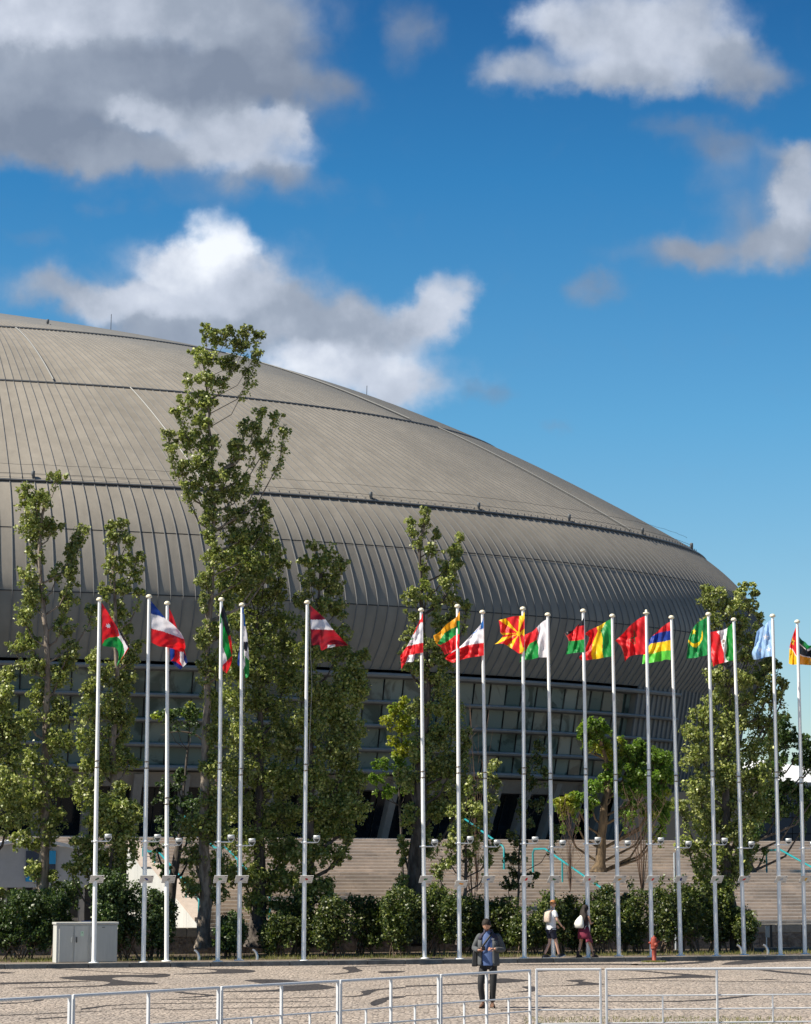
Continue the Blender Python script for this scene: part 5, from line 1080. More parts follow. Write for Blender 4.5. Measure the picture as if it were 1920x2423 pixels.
for i in range(5):
    a_, b_ = fpt(J[i]), fpt(J[i+1]); d = (b_-a_).normalized()
    panel(a_+d*.035, b_-d*.035, (0, .5, 1), (.25, .75), LB[i])
def rp(px, Y): return Vector(((px-960)/F*Y*1.0/1.0*(CT+0.0)+0, Y, 0))
CK = CT-.22/41; a_, b_ = Vector((310*40.9/F*CK, 40.9, 0)), Vector((461*41.05/F*CK, 41.05, 0)); panel(a_, b_, (0, 1), (), 'short straight railing panel right of the slanted run')
a_, b_ = Vector((475*41.05/F*CK, 41.05, 0)), Vector((1000*41.6/F*CK, 41.6, 0)); panel(a_, b_, (0, .495, 1), (.25, .745), 'long straight railing panel at the right edge')

# ---------------------------------------------------------------- grey cabinet
ca_ = thing('utility_cabinet', 'pale grey utility cabinet with three doors behind the leftmost flagpole', 'cabinet', hitv(205, 2272, 1.0))
cb = TREE_LOC[ca_.name]
uL_, uR_ = uv_of(hitv(132, 2230, 1.0))[0], uv_of(hitv(279, 2230, 1.0))[0]; ztop = hitv(205, 2185, 1.0).z
m = MB(); uvbox(m, uL_+.02, uR_-.01, 1.02, 1.55, .125, ztop-.04); m.build('cabinet_body', CAB, ca_, loc=cb, bevel=.008)
m = MB(); uvbox(m, uL_-.01, uR_+.02, .98, 1.58, ztop-.04, ztop+.03); m.build('cabinet_lid', CAB, ca_, loc=cb, bevel=.015)
W_ = uR_-uL_
for i, (f0, f1) in enumerate(((.055, .275), (.30, .515), (.545, .985))):
    m = MB(); uvbox(m, uL_+W_*f0, uL_+W_*f1, .995, 1.018, .15, ztop-.07); dr = m.build('door', CAB, ca_, loc=cb, bevel=.006)
    hf = (f1-.025, f0+.03, f0+.03)[i]
    m = MB(); uvbox(m, uL_+W_*hf-.016, uL_+W_*hf+.016, .955, .994, .80-.1, .80+.06); m.build('handle', BLACKM if i else mat('handle_steel', (.5, .5, .48), .4, .6), dr, loc=cb, bevel=.006)
    if i == 1:
        m = MB(); uvbox(m, uL_+W_*.395, uL_+W_*.445, .988, .994, .88, 1.02); m.build('warning_label', mat('label_green', (.50, .66, .50), .5), dr, loc=cb)
        m = MB(); c0 = P(uL_+W_*.42, .986, .985); m.add([c0+UVEC*-.02+Vector((0, 0, -.02)), c0+UVEC*.02+Vector((0, 0, -.02)), c0+Vector((0, 0, .022))], [(0, 1, 2)]); 
        m.build('triangle_mark', mat('label_mark', (.12, .28, .14), .6), dr, loc=cb)
    if i == 2:
        m = MB(); uvbox(m, uL_+W_*.74, uL_+W_*.785, .988, .994, ztop-.13, ztop-.11); m.build('name_badge', INK, dr, loc=cb)

# ---------------------------------------------------------------- fire hydrant
hy = gnd(1549, 2276, 0); t = thing('fire_hydrant', 'rusty red fire hydrant standing on the paving by the kerb', 'hydrant', hy)
m = MB(); m.lathe(hy, [(q[0]*.92, q[1]*.87) for q in [(.10, 0), (.10, .02), (.075, .03), (.075, .40), (.078, .41), (.085, .42), (.085, .46)]], n=20); m.build('standpipe', REDP, t, loc=hy)
m = MB(); m.lathe(hy, [(q[0]*.92, q[1]*.87) for q in [(.105, .45), (.112, .47), (.112, .49), (.105, .50), (.115, .55), (.118, .68), (.11, .72), (.105, .75), (.10, .80), (.088, .84), (.07, .86), (.03, .87), (.025, .90), (.012, .92)]], n=20)
m.build('bonnet', REDP, t, loc=hy)
for d_, r0, l_ in ((Vector((.35, -.94, 0)), .05, .17), (Vector((-.95, .1, 0)), .03, .155), (Vector((.97, .1, .25)), .03, .16)):
    d_ = d_.normalized(); m = MB(); z0 = .52 if r0 > .04 else .575
    m.lathe(hy+Vector((0, 0, z0)), [(r0, .05), (r0, l_-.05), (r0*1.35, l_-.045), (r0*1.35, l_-.01), (r0*.6, l_), (r0*.45, l_+.02)], n=14, axis=d_); m.build('outlet', REDP, t, loc=hy)

# ---------------------------------------------------------------- small ground fixtures on the right
def curved(px, py, lab, flip=1):
    c = hitv(px, py, 2.2); c.z = .1
    t = thing('pipe_light', lab, 'ground light', c, 'curved silver pipe lights in the grass'); m = MB()
    m.tube([c, c+Vector((0, 0, .12)), c+Vector((-.03*flip, 0, .22)), c+Vector((-.1*flip, 0, .29)), c+Vector((-.15*flip, 0, .31))], [.045, .045, .042, .04, .038], n=10); m.build('pipe', mat('silver', (.6, .6, .6), .3, .7), t, loc=c)
curved(1756, 2252, 'curved silver pipe beside the second flagpole from the right row end'); curved(1818, 2252, 'curved silver pipe under the grey junction box'); curved(609, 2262, 'curved silver pipe between the fifth and sixth flagpoles'); curved(471, 2264, 'curved silver pipe left of the fourth flagpole')
c = hitv(1815, 2240, 7.0); c.z = .1; t = thing('junction_box', 'grey junction box on a thin post beside a dark post', 'junction box', c)
m = MB(); m.tube([c, c+Vector((0, 0, .5))], .02, n=8); m.build('thin_post', WHITE, t, loc=c)
m = MB(); m.box(c+Vector((.04, 0, .62)), (.14, .08, .38)); m.build('box', CAB, t, loc=c, bevel=.01)
m = MB(); m.box(c+Vector((.17, .03, .42)), (.07, .07, .9)); m.build('dark_post', BLACKM, t, loc=c)
m = MB(); a0, a1 = uv_of(hitv(1768, 2245, 6.2))[0], uv_of(hitv(2100, 2245, 6.2))[0]; uvbox(m, a0, a1, 5.9, 6.3, .10, .2)
tag(m.build('low_bench', mat('dark_slab', (.03, .035, .05), .5), loc=P(a0, 6, .1)), 'long low dark slab on the grass at the right', 'bench')
c = hitv(1598, 2100, 8.2); c.z = .1; t = thing('thin_post', 'slender pale grey post in the hedge left of the right poplar group', 'post', c)
tp = hitv(1597, 2018, 8.2); m = MB(); m.tube([c, Vector((c.x, c.y, tp.z))], .04, n=8); m.build('post', mat('post_grey', (.38, .42, .46), .5), t, loc=c)

# ---------------------------------------------------------------- people
def skin_geo(verts, edges, radii, sub=2):
    me = bpy.data.meshes.new('tmp'); me.from_pydata([tuple(v) for v in verts], edges, []); ob = bpy.data.objects.new('tmp', me); COL.objects.link(ob)
    sm_ = ob.modifiers.new('s', 'SKIN'); sm_.use_smooth_shade = True
    for i, r in enumerate(radii):
        sv = me.skin_vertices[0].data[i]; sv.radius = r if hasattr(r, '__len__') else (r, r); sv.use_root = (i == 0)
    ob.modifiers.new('b', 'SUBSURF').levels = sub; ob.modifiers['b'].render_levels = sub
    dg = bpy.context.evaluated_depsgraph_get(); ev = ob.evaluated_get(dg); m2 = ev.to_mesh()
    V = [v.co.copy() for v in m2.vertices]; Fc = [tuple(p.vertices) for p in m2.polygons]
    ev.to_mesh_clear(); bpy.data.objects.remove(ob); bpy.data.meshes.remove(me); return V, Fc
SKIN = mat('skin', (.50, .27, .18), .5, var=.06, vscale=20)
SKIN2 = mat('skin_pale', (.62, .36, .26), .5, var=.06, vscale=20)
EYE = mat('eye_dark', (.03, .02, .02), .3)
def fig_frame(origin, ang):
    R_ = Matrix.Rotation(ang, 3, 'Z')
    return lambda p: origin+R_@Vector(p)
def head_geo(mb, X, c, tilt, yaw, h=.225, sk=SKIN, s=1.0):
    """c centre of head, X local->world; faces local -y; tilt forward, yaw about z"""
    R_ = Matrix.Rotation(yaw, 3, 'Z')@Matrix.Rotation(tilt, 3, 'X')
    n, m_ = 28, 20; rows = []
    for i in range(m_+1):
        ph = -pi/2+pi*i/m_; row = []
        for k in range(n):
            th = 2*pi*k/n; x = cos(ph)*cos(th); y = cos(ph)*sin(th); z = sin(ph)
            a = .074*s; b_ = .095*s; zz = z*h/2
            if z < 0: a *= 1-.28*z*z; 
            if y < 0 and z < 0: b_ *= 1-.06*(-z)
            if y > 0 and z < -.2: b_ *= 1-.35*(-z)
            px_, py_ = x*a, y*b_
            if y < 0:
                fr = -y
                g_ = math.exp(-(x*a/.013)**2); py_ -= g_*.020*s*math.exp(-((zz+.018)/.020)**2)  # nose
                py_ += .009*s*(math.exp(-((abs(px_)-.03)/.014)**2))*math.exp(-((zz-.008)/.011)**2)*fr # sockets
                py_ -= .005*s*math.exp(-((zz-.03)/.010)**2)*fr
                py_ -= .006*s*math.exp(-(px_/.026)**2)*math.exp(-((zz+.058)/.008)**2)
                py_ -= .010*s*math.exp(-(px_/.025)**2)*math.exp(-((zz+.095)/.016)**2)
            row.append(X(Vector(c)+R_@Vector((px_, py_, zz))))
        rows.append(row+[row[0]])
    mb.grid(rows, sk, True)
    for sx in (-1, 1):
        mb.ell(X(Vector(c)+R_@Vector((sx*.076*s, .01, -.005))), (.012, .022, .032), sk, 8, 6)
        mb.ell(X(Vector(c)+R_@Vector((sx*.030*s, -.078*s, .008))), (.011, .008, .006), EYE, 8, 6)
    return R_
def hand_geo(mb, wrist, dirv, nrm, sk, curl=.6, side=1, sub=1):
    """palm + five fingers. dirv: wrist to fingers, nrm: back-of-hand normal, side: thumb side sign"""
    d = Vector(dirv).normalized(); n_ = Vector(nrm); n_ = (n_-d*n_.dot(d)).normalized(); s = d.cross(n_)*side; w = Vector(wrist)
    V = [w, w+d*.045, w+d*.085]; E_ = [(0, 1), (1, 2)]; R_ = [(.024, .019), (.036, .016), (.036, .014)]
    v, f = skin_geo(V, E_, R_, 1); mb.add(v, f, sk, True)
    for i in range(4):
        off = (i-1.5)*.019; L_ = (.070, .080, .075, .058)[i]; b0 = w+d*.075+s*(-off)
        c1 = curl*(1+.08*i); p = [b0]; dd = d
        for q in range(3):
            ang_ = c1*(.55, .8, .6)[q]; ax_ = s*1.0
            dd = (Matrix.Rotation(-ang_*side, 3, ax_)@dd).normalized() if False else (dd*cos(ang_)-n_*sin(ang_) if q == 0 else None) or dd
            if q > 0: 
                tot = c1*(.55+(.8 if q >= 1 else 0)+(.6 if q >= 2 else 0)); dd = d*cos(tot)-n_*sin(tot)
            p.append(p[-1]+dd*L_*(.45, .32, .23)[q])
        v, f = skin_geo(p, [(0, 1), (1, 2), (2, 3)], [.0095, .0088, .0080, .0068], 1); mb.add(v, f, sk, True)
    p = [w+d*.02+s*.02, w+d*.045+s*.042-n_*.010, w+d*.070+s*.050-n_*.022, w+d*.09+s*.046-n_*.03]
    v, f = skin_geo(p, [(0, 1), (1, 2), (2, 3)], [.013, .0115, .0095, .0078], 1); mb.add(v, f, sk, True)
def loft(mb, X, rings, m=None, n=28, a0=0, a1=2*pi, pw=2.4, wr=.0):
    rows = []
    for j, (z, cx, cy, rx, ry) in enumerate(rings):
        r = []
        for i in range(n+1):
            a = a0+(a1-a0)*i/n; c, s = cos(a), sin(a); e = 2/pw
            k = 1+wr*sin(a*5+j*1.9)+wr*.7*sin(a*9-j*2.3)
            r.append(X((cx+rx*k*math.copysign(abs(c)**e, c), cy+ry*k*math.copysign(abs(s)**e, s), z)))
        rows.append(r)
    mb.grid(rows, m, True)
def shoe(mb, X, p, ang, m, sole, L=.28):
    R_ = Matrix.Rotation(ang, 3, 'Z'); rows = []
    for i in range(13):
        f = i/12; y = -L*.30+L*f - 0; w = .038+.012*sin(pi*min(1, f*1.1)); 
        if i in (0, 12): w *= .35
        elif f < .1 or f > .9: w *= .85
        h = .07*(1-f)**.6+.035 if f > .25 else .085
        h = max(h*(1 if 0 < i < 12 else .35), .02); row = []
        for k in range(11):
            a = pi*k/10; row.append(X(Vector(p)+R_@Vector((w*cos(a), -y, .018+h*sin(a)**.8))))
        rows.append(row)
    mb.grid(rows, m, True)
    rows = [[X(Vector(p)+R_@Vector((sx*(.036+.012*sin(pi*i/12)), -(-L*.30+L*1.0*i/12), z))) for sx, z in ((-1, .0), (-1, .025), (1, .025), (1, .0), (-1, .0))] for i in range(13)]
    mb.grid(rows, sole, False)
def hairgeo(mb, X, c, R_, s, m, lo=-.02, puff=.012, seed=1, fringe=.035):
    rs = random.Random(seed); n, m_ = 26, 12; rows = []
    for i in range(m_+1):
        row = []
        for k in range(n+1):
            th = 2*pi*(k % n)/n; front = max(0, -sin(th))*(1+.10*sin(k*3.1+seed)); zlo = lo+front*(fringe-lo) 
            z0 = zlo+(.118-zlo)*(i/m_); cz = max(-1, min(1, z0/.118)); cr = sqrt(max(0, 1-cz*cz))
            j = puff*(1+.5*sin(k*2.7+i*1.3+seed)+.3*rs.random())
            row.append(X(Vector(c)+R_@Vector(((.074*s*cr+j)*cos(th), (.095*s*cr+j)*sin(th)+.004, z0+j*.8))))
        rows.append(row)
    mb.grid(rows, m, True)
# --- man with the phone
MO = gnd(1157, 2386); Xm = fig_frame(MO, radians(-4))
pm = thing('person', 'man in open grey fleece jacket and blue shirt looking down at his phone', 'person', MO)
b = MB()
J_ = [(0.0, 0.02, .92), (0, .01, 1.12), (0, .015, 1.36), (0, -.01, 1.46), (-.01, -.05, 1.53), (-.18, .02, 1.39), (-.285, .03, 1.15), (-.175, -.22, 1.12), (.19, .02, 1.39), (.30, .0, 1.12), (.12, -.24, 1.15),
      (-.095, .02, .86), (-.155, -.05, .47), (-.11, .03, .09), (.095, .02, .86), (.09, -.01, .46), (.07, .05, .08)]
E_ = [(0, 1), (1, 2), (2, 3), (3, 4), (2, 5), (5, 6), (6, 7), (2, 8), (8, 9), (9, 10), (0, 11), (11, 12), (12, 13), (0, 14), (14, 15), (15, 16)]
R_s = [(.13, .09), (.125, .085), (.13, .09), (.055, .055), (.05, .05), .05, .038, .026, .05, .038, .026, .075, .052, .035, .075, .052, .035]
v, f = skin_geo([Xm(p) for p in J_], E_, R_s, 2); b.add(v, f, SKIN, True)
hc = (-.03, -.095, 1.605); hR = head_geo(b, Xm, hc, radians(32), radians(-8))
hand_geo(b, Xm((-.175, -.22, 1.12)), Xm((-.06, -.33, 1.165))-Xm((-.175, -.22, 1.12)), Vector((-.5, -.5, -.8)), SKIN, .75, 1)
hand_geo(b, Xm((.12, -.24, 1.15)), Xm((-.01, -.33, 1.165))-Xm((.12, -.24, 1.15)), Vector((.3, -.7, .6)), SKIN, .85, -1)
b.build('body', SKIN, pm, loc=MO)
HAIRD = mat('hair_dark', (.020, .013, .010), .8, var=.4, vscale=60, bump=.6, bscale=29)
m = MB(); hairgeo(m, Xm, hc, hR, 1.0, HAIRD, puff=.011, seed=3, fringe=.062, lo=-.03); m.build('hair', HAIRD, pm, loc=MO)
m = MB()
beard = []
for i in range(5):
    beard.append([Xm(Vector(hc)+hR@Vector((.062*(1-.12*i)*sin(a), -.082*(1-.02*i)*cos(a)-.006+.004*i, -.045-.014*i))) for a in np.linspace(-1.3, 1.3, 13)])
m.grid(beard, mat('stubble', (.13, .07, .05), .7), True); m.build('beard', None, pm, loc=MO)
SHB = mat('blue_shirt', (.06, .105, .25), .7, var=.12, vscale=9, bump=.3, bscale=14); FLE = mat('grey_fleece', (.075, .08, .085), .9, var=.15, vscale=12, bump=.3, bscale=15); FLD = mat('navy_yoke', (.028, .024, .045), .8, var=.1); LIN_ = mat('jacket_lining', (.02, .02, .025), .8); TRO = mat('black_trousers', (.012, .012, .014), .75, var=.2, vscale=8, bump=.5, bscale=9)
m = MB(); loft(m, Xm, [(.825, 0, 0, .165, .125), (.9, 0, 0, .165, .125), (1.0, 0, 0, .16, .12), (1.12, 0, 0, .16, .12), (1.25, 0, 0, .165, .12), (1.36, 0, .0, .165, .105), (1.43, 0, .0, .11, .08), (1.475, 0, -.01, .068, .066), (1.50, 0, -.015, .062, .06)], wr=.012); m.build('shirt', SHB, pm, loc=MO)
m = MB(); a0, a1 = radians(-90+20), radians(270-34)
loft(m, Xm, [(.815, .0, .01, .215, .155), (.86, 0, .01, .222, .158), (.95, 0, .01, .215, .15), (1.08, 0, .01, .21, .145), (1.2, 0, .01, .212, .145), (1.32, 0, .015, .212, .138)], m=FLE, a0=a0, a1=a1, wr=.018)
loft(m, Xm, [(1.32, 0, .015, .212, .138), (1.385, 0, .015, .20, .125), (1.43, 0, .015, .15, .10), (1.465, 0, .0, .095, .085), (1.52, 0, -.005, .092, .088)], m=FLD, a0=a0, a1=a1, wr=.01)
jk = m.build('jacket', FLE, pm, loc=MO); sd = jk.modifiers.new('solid', 'SOLIDIFY'); sd.thickness = .012
for sx, (s0, e0, w0) in ((-1, ((-.175, .02, 1.385), (-.285, .03, 1.15), (-.185, -.21, 1.12))), (1, ((.18, .02, 1.385), (.30, .0, 1.12), (.135, -.225, 1.145)))):
    s0, e0, w0 = Vector(s0), Vector(e0), Vector(w0); m = MB(); v, f = skin_geo([Xm(p) for p in (s0+Vector((-sx*.055, 0, .025)), s0, s0*.5+e0*.5, e0, e0*.5+w0*.5, w0)], [(0, 1), (1, 2), (2, 3), (3, 4), (4, 5)], [.062, .076, .068, .064, .056, .046], 2); m.add(v, f, FLE, True)
    m.build('sleeve', FLE, pm, loc=MO)
m = MB(); m.box(Xm((.095, -.128, 1.335)), (.05, .006, .018), rz=.3); m.build('chest_mark', mat('mark_white', (.75, .75, .75), .5), pm, loc=MO)
m = MB(); v, f = skin_geo([Xm(p) for p in [(0, .02, .88), (-.09, .02, .82), (-.125, -.015, .65), (-.155, -.055, .47), (-.14, -.02, .28), (-.11, .025, .13), (.09, .02, .82), (.095, .0, .65), (.09, -.015, .46), (.08, .01, .27), (.07, .045, .11)]],
 [(0, 1), (1, 2), (2, 3), (3, 4), (4, 5), (0, 6), (6, 7), (7, 8), (8, 9), (9, 10)], [(.13, .095), (.088, .095), .082, .07, .064, .068, (.088, .095), .082, .07, .064, .068], 2); m.add(v, f, TRO, True); m.build('trousers', TRO, pm, loc=MO)
BRS = mat('brown_suede', (.12, .06, .035), .8, var=.2, vscale=20)
for x, y in ((-.11, .03), (.07, .05)):
    m = MB(); shoe(m, Xm, (x, y, 0), radians(-12 if x < 0 else 8), BRS, mat('dark_sole', (.04, .03, .025), .8)); m.build('shoe', BRS, pm, loc=MO)
c = Xm((-.085, -.345, 1.165)); m = MB(); m.box(c, (.075, .012, .14), R=Matrix.Rotation(radians(-60), 3, 'X')@Matrix.Rotation(radians(8), 3, 'Z')); o = m.build('phone', mat('phone_black', (.01, .01, .012), .2), loc=c, bevel=.004); tag(o, 'black phone held in both hands by the man in the grey jacket', 'phone')
c = Xm((-.26, .05, .93)); t = thing('shoulder_bag', 'black shoulder bag hanging at the hip of the man in the grey jacket', 'bag', c); BAGB = mat('black_bag', (.012, .012, .013), .6, var=.2, bump=.3, bscale=30)
m = MB(); m.hexa([Xm(p) for p in ((-.33, -.06, .80), (-.215, -.06, .80), (-.215, .20, .80), (-.33, .20, .80), (-.305, -.05, 1.10), (-.225, -.05, 1.10), (-.225, .18, 1.10), (-.305, .18, 1.10))]); m.build('bag_body', BAGB, t, loc=c, bevel=.02)
m = MB(); sp_ = [(-.255, -.05, 1.08), (-.19, -.13, 1.12), (-.12, -.155, 1.18), (-.04, -.145, 1.29), (.03, -.125, 1.38), (.075, -.08, 1.455), (.095, .02, 1.47)]
L1_ = []; L2_ = []
for i, p in enumerate(sp_):
    p = Vector(p); q0 = Vector(sp_[max(0, i-1)]); q1 = Vector(sp_[min(len(sp_)-1, i+1)]); d = (q1-q0).normalized(); s_ = d.cross(Vector((0, -1, 0))).normalized()*.02; L1_.append(Xm(p+s_)); L2_.append(Xm(p-s_))
m.grid([L1_, L2_]); st_ = m.build('strap', BAGB, t, loc=c); sd = st_.modifiers.new('solid', 'SOLIDIFY'); sd.thickness = .006
# --- walking man, seen from behind at three quarters; local facing +x
WO = hitv(1307, 2258, .42); WO.z = .13; Xw = fig_frame(WO, radians(28)); 
XwH = lambda p: Xw((-p[1], p[0], p[2]))    # head helper: local -y (face) -> +x
pw_ = thing('person', 'walking man with ginger hair, beige pack, white shirt and navy shorts', 'person', WO)
Jw = [(-.03, 0, .92), (-.02, 0, 1.12), (0, 0, 1.38), (.02, 0, 1.47), (.03, 0, 1.54), (-.01, .18, 1.40), (.05, .24, 1.14), (.26, .20, .98), (0, -.18, 1.40), (.06, -.24, 1.14), (.24, -.22, .95),
      (-.03, .09, .86), (-.02, .09, .48), (-.22, .08, .11), (-.03, -.09, .86), (.10, -.09, .48), (.20, -.09, .09)]
b = MB(); v, f = skin_geo([Xw(p) for p in Jw], E_, [(.11, .13)]+R_s[1:], 2); b.add(v, f, SKIN2, True)
hw = (.05, 0, 1.64); hwR = head_geo(b, XwH, (0, -.05, 1.64), radians(6), radians(0), sk=SKIN2)
hand_geo(b, Xw(Jw[7]), Xw((.34, .2, .93))-Xw(Jw[7]), Vector((0, .7, .7)), SKIN2, .5, 1); hand_geo(b, Xw(Jw[10]), Xw((.31, -.22, .90))-Xw(Jw[10]), Vector((0, -.7, .6)), SKIN2, .5, -1)
b.build('body', SKIN2, pw_, loc=WO)
GIN = mat('hair_ginger', (.42, .18, .06), .6, var=.3, vscale=60, bump=.5, bscale=29)
m = MB(); hairgeo(m, XwH, (0, -.05, 1.64), hwR, 1.0, GIN, puff=.008, seed=5, fringe=.06, lo=-.03); m.build('hair', GIN, pw_, loc=WO)
m = MB(); m.tube([XwH((-.078, -.05+.02, 1.65)), XwH((-.07, -.12, 1.655)), XwH((-.03, -.152, 1.65)), XwH((.03, -.152, 1.65)), XwH((.07, -.12, 1.655)), XwH((.078, -.03, 1.65))], .009, n=6); m.build('sunglasses', EYE, pw_, loc=WO)
TEE = mat('white_tee', (.70, .70, .72), .75, var=.06, vscale=9, bump=.3, bscale=14); NVY = mat('navy_shorts', (.012, .014, .035), .8, var=.2)
m = MB(); loft(m, Xw, [(.86, -.03, 0, .135, .185), (.95, -.03, 0, .13, .18), (1.1, -.02, 0, .125, .175), (1.28, -.01, 0, .13, .185), (1.38, 0, 0, .115, .18), (1.44, 0, 0, .085, .12), (1.48, .01, 0, .06, .065)], wr=.02)
for q in (5, 8):
    s0, e0 = Vector(Jw[q]), Vector(Jw[q+1]); v, f = skin_geo([Xw(p) for p in (s0*Vector((1, .6, 1)) if False else Vector((s0.x, s0.y*.62, s0.z+.015)), s0, s0*.55+e0*.45, s0*.35+e0*.65)], [(0, 1), (1, 2), (2, 3)], [.062, .07, .066, .064], 2); m.add(v, f, TEE, True)
m.build('shirt', TEE, pw_, loc=WO)
# dark print on the back of the shirt, a few strokes of lettering
m = MB()
def backp(a, z): # a: along the back, -1..1
    return Xw((-.165-.0*a, a*.13, z))
def txt(body, size, mtx, name, material, parent, loc):
    cu = bpy.data.curves.new(name, 'FONT'); cu.body = body; cu.size = size; cu.extrude = .001; cu.align_x = 'CENTER'; ob = bpy.data.objects.new('tmp', cu); COL.objects.link(ob)
    dg = bpy.context.evaluated_depsgraph_get(); ev = ob.evaluated_get(dg); me = ev.to_mesh(); mb_ = MB(); mb_.add([mtx@v.co for v in me.vertices], [tuple(p.vertices) for p in me.polygons]); ev.to_mesh_clear()
    bpy.data.objects.remove(ob); return mb_.build(name, material, parent, loc=loc)
Rt = Matrix.Rotation(radians(28), 3, 'Z')@Matrix(((0, 0, -1), (-1, 0, 0), (0, 1, 0)))
txt('1980', .105, Matrix.Translation(Xw((-.178, -.01, .985)))@Rt.to_4x4(), 'shirt_print', INK, pw_, WO)
m = MB(); v, f = skin_geo([Xw(p) for p in [(-.03, 0, .87), (-.03, .09, .80), (-.025, .09, .56), (-.03, -.09, .80), (.06, -.09, .56)]], [(0, 1), (1, 2), (0, 3), (3, 4)], [(.11, .14), .105, .092, .105, .09], 2); m.add(v, f, NVY, True); m.build('shorts', NVY, pw_, loc=WO)
BLS = mat('black_canvas', (.015, .015, .02), .7); SOLW = mat('white_sole', (.7, .7, .7), .6)
m = MB(); shoe(m, Xw, (-.22, .08, .0), radians(90), BLS, SOLW); m.build('shoe', BLS, pw_, loc=WO)
Xw2 = fig_frame(Xw((.22, -.09, .05)), radians(28)); m = MB(); shoe(m, lambda p: Xw2(Matrix.Rotation(radians(-14), 3, 'Y')@Vector(p)), (0, 0, -.03), radians(90), BLS, SOLW); m.build('shoe', BLS, pw_, loc=WO)
c = Xw((-.22, 0, 1.25)); t = thing('backpack', 'flat beige hooded pack on the back of the walking man', 'backpack', c); BEI = mat('beige_cloth', (.50, .40, .33), .8, var=.1, vscale=10, bump=.3, bscale=20)
m = MB(); loft(m, Xw, [(1.09, -.175, 0, .055, .165), (1.12, -.18, 0, .07, .175), (1.25, -.175, 0, .07, .172), (1.38, -.15, 0, .07, .155), (1.43, -.11, 0, .06, .13), (1.455, -.09, 0, .03, .08)], wr=.01); m.build('pack_body', BEI, t, loc=c)
m = MB(); loft(m, Xw, [(1.42, -.09, 0, .05, .12), (1.455, -.08, 0, .065, .115), (1.485, -.06, 0, .05, .09), (1.475, -.05, 0, .03, .05)], wr=.05); m.build('hood', BEI, t, loc=c)
# --- walking woman seen from behind
QO = hitv(1384, 2257, .40); QO.z = .13; Xq = fig_frame(QO, radians(48)); XqH = lambda p: Xq((-p[1], p[0], p[2]))
pq = thing('person', 'walking woman with long dark hair and maroon skirt, seen from behind', 'person', QO)
Jq = [(-.02, 0, .86), (0, 0, 1.02), (.02, 0, 1.24), (.03, 0, 1.32), (.03, 0, 1.38), (.01, .15, 1.26), (.06, .19, 1.03), (.22, .12, 1.06), (.02, -.15, 1.26), (.06, -.20, 1.03), (.24, -.13, 1.05),
      (-.02, .085, .80), (-.03, .12, .44), (-.15, .13, .10), (-.02, -.085, .80), (.11, -.12, .44), (.20, -.20, .09)]
b = MB(); v, f = skin_geo([Xq(p) for p in Jq], E_, [(.095, .12), (.08, .10), (.085, .11), .045, .045, .042, .033, .024, .042, .033, .024, .075, .05, .034, .075, .05, .034], 2); b.add(v, f, SKIN, True)
hqR = head_geo(b, XqH, (0, -.05, 1.475), radians(8), 0, h=.21, s=.95)
hand_geo(b, Xq(Jq[7]), Xq((.30, .08, 1.08))-Xq(Jq[7]), Vector((0, .7, .7)), SKIN, .6, 1); hand_geo(b, Xq(Jq[10]), Xq((.32, -.08, 1.08))-Xq(Jq[10]), Vector((0, -.7, .6)), SKIN, .6, -1)
b.build('body', SKIN, pq, loc=QO)
m = MB(); hairgeo(m, XqH, (0, -.05, 1.475), hqR, .95, HAIRD, puff=.02, seed=8, fringe=.05, lo=-.09)
loft(m, Xq, [(1.50, .0, 0, .085, .095), (1.42, -.02, 0, .085, .10), (1.34, -.05, -.01, .075, .115), (1.26, -.075, -.03, .06, .115), (1.18, -.09, -.05, .05, .10), (1.12, -.09, -.06, .035, .07), (1.08, -.09, -.07, .01, .03)], wr=.10, n=40); m.build('hair', HAIRD, pq, loc=QO)
DTOP = mat('dark_top', (.02, .012, .02), .8); MAR = mat('maroon_skirt', (.16, .008, .035), .7, var=.15, vscale=8, bump=.4, bscale=9)
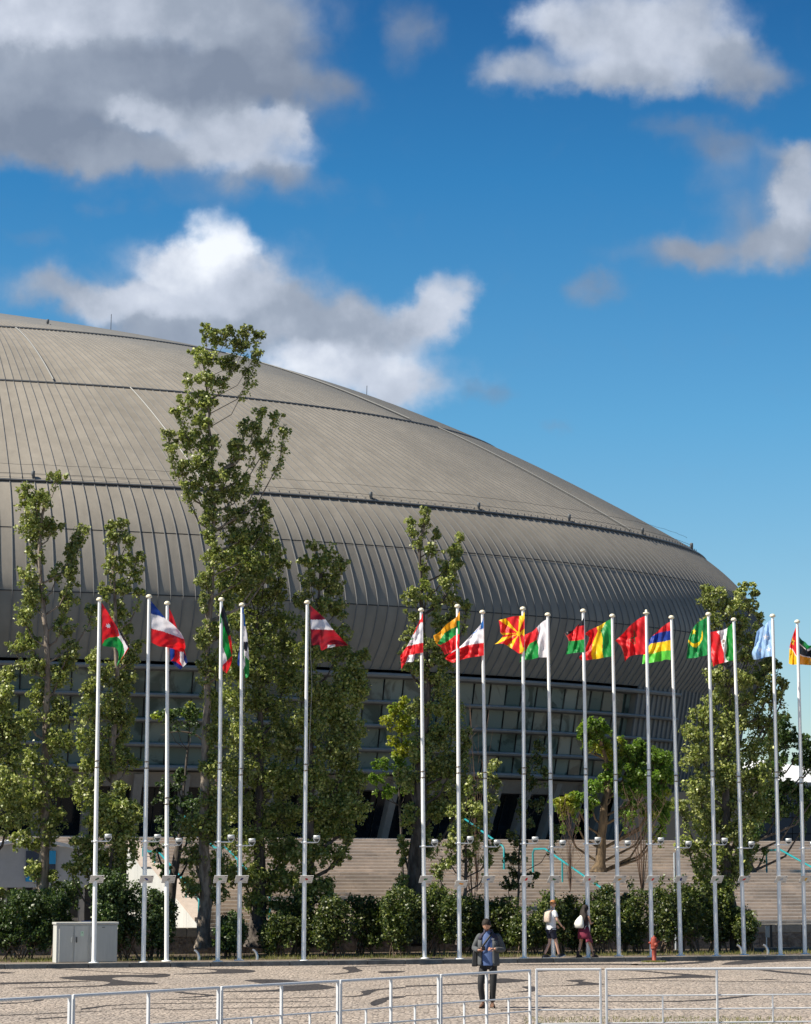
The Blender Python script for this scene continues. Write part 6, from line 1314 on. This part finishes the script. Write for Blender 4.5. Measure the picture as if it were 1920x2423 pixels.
m = MB(); loft(m, Xq, [(.84, -.02, 0, .12, .155), (.95, 0, 0, .10, .13), (1.05, 0, 0, .10, .125), (1.18, .01, 0, .105, .145), (1.26, .02, 0, .09, .14), (1.31, .02, 0, .05, .07)], wr=.02); m.build('top', DTOP, pq, loc=QO)
m = MB(); rings = [(.93, -.01, 0, .105, .135), (.86, -.02, 0, .13, .165), (.76, -.015, 0, .155, .19), (.66, .0, 0, .17, .205), (.57, .02, 0, .185, .215)]; loft(m, Xq, rings, wr=.03, n=40)
rows = []
for i in range(5):
    rows.append([Xq((.02+(.19+.01*i)*cos(a), (.215+.01*i)*sin(a), .60-i*.035*(1+.2*sin(a*4)))) for a in np.linspace(-2.4, -.2, 12)])
m.grid(rows, MAR, True)
sk_ = m.build('skirt', MAR, pq, loc=QO); sd = sk_.modifiers.new('solid', 'SOLIDIFY'); sd.thickness = .006
BOO = mat('dark_boot', (.035, .018, .014), .7)
for (x, y, z, a) in ((-.15, .13, 0, 90), (.20, -.20, 0, 80)):
    m = MB(); m.lathe(Xq((x-.01, y, .06)), [(.048, 0), (.046, .06), (.044, .13), (.03, .135)], n=12); shoe(m, Xq, (x, y, z), radians(a), BOO, BOO, .25); m.build('boot', BOO, pq, loc=QO)
c = Xq((-.2, .03, 1.08)); t = thing('backpack', 'white drawstring backpack on the back of the walking woman', 'backpack', c); WBK = mat('white_pack', (.62, .62, .57), .7, var=.1, vscale=10, bump=.6, bscale=14)
m = MB(); loft(m, Xq, [(.90, -.19, .05, .06, .13), (.93, -.20, .05, .095, .165), (1.02, -.20, .05, .10, .17), (1.12, -.18, .05, .09, .145), (1.20, -.15, .04, .065, .10), (1.26, -.12, .03, .04, .055), (1.29, -.11, .03, .03, .03)], wr=.02); m.build('pack_body', WBK, t, loc=c)
m = MB(); m.tube([Xq((-.11, -.06, 1.26)), Xq((-.02, -.1, 1.32)), Xq((.1, -.1, 1.22)), Xq((.1, -.11, 1.0)), Xq((-.1, -.12, .95)), Xq((-.15, -.13, .87))], .009, n=5); m.build('strap', WBK, t, loc=c)
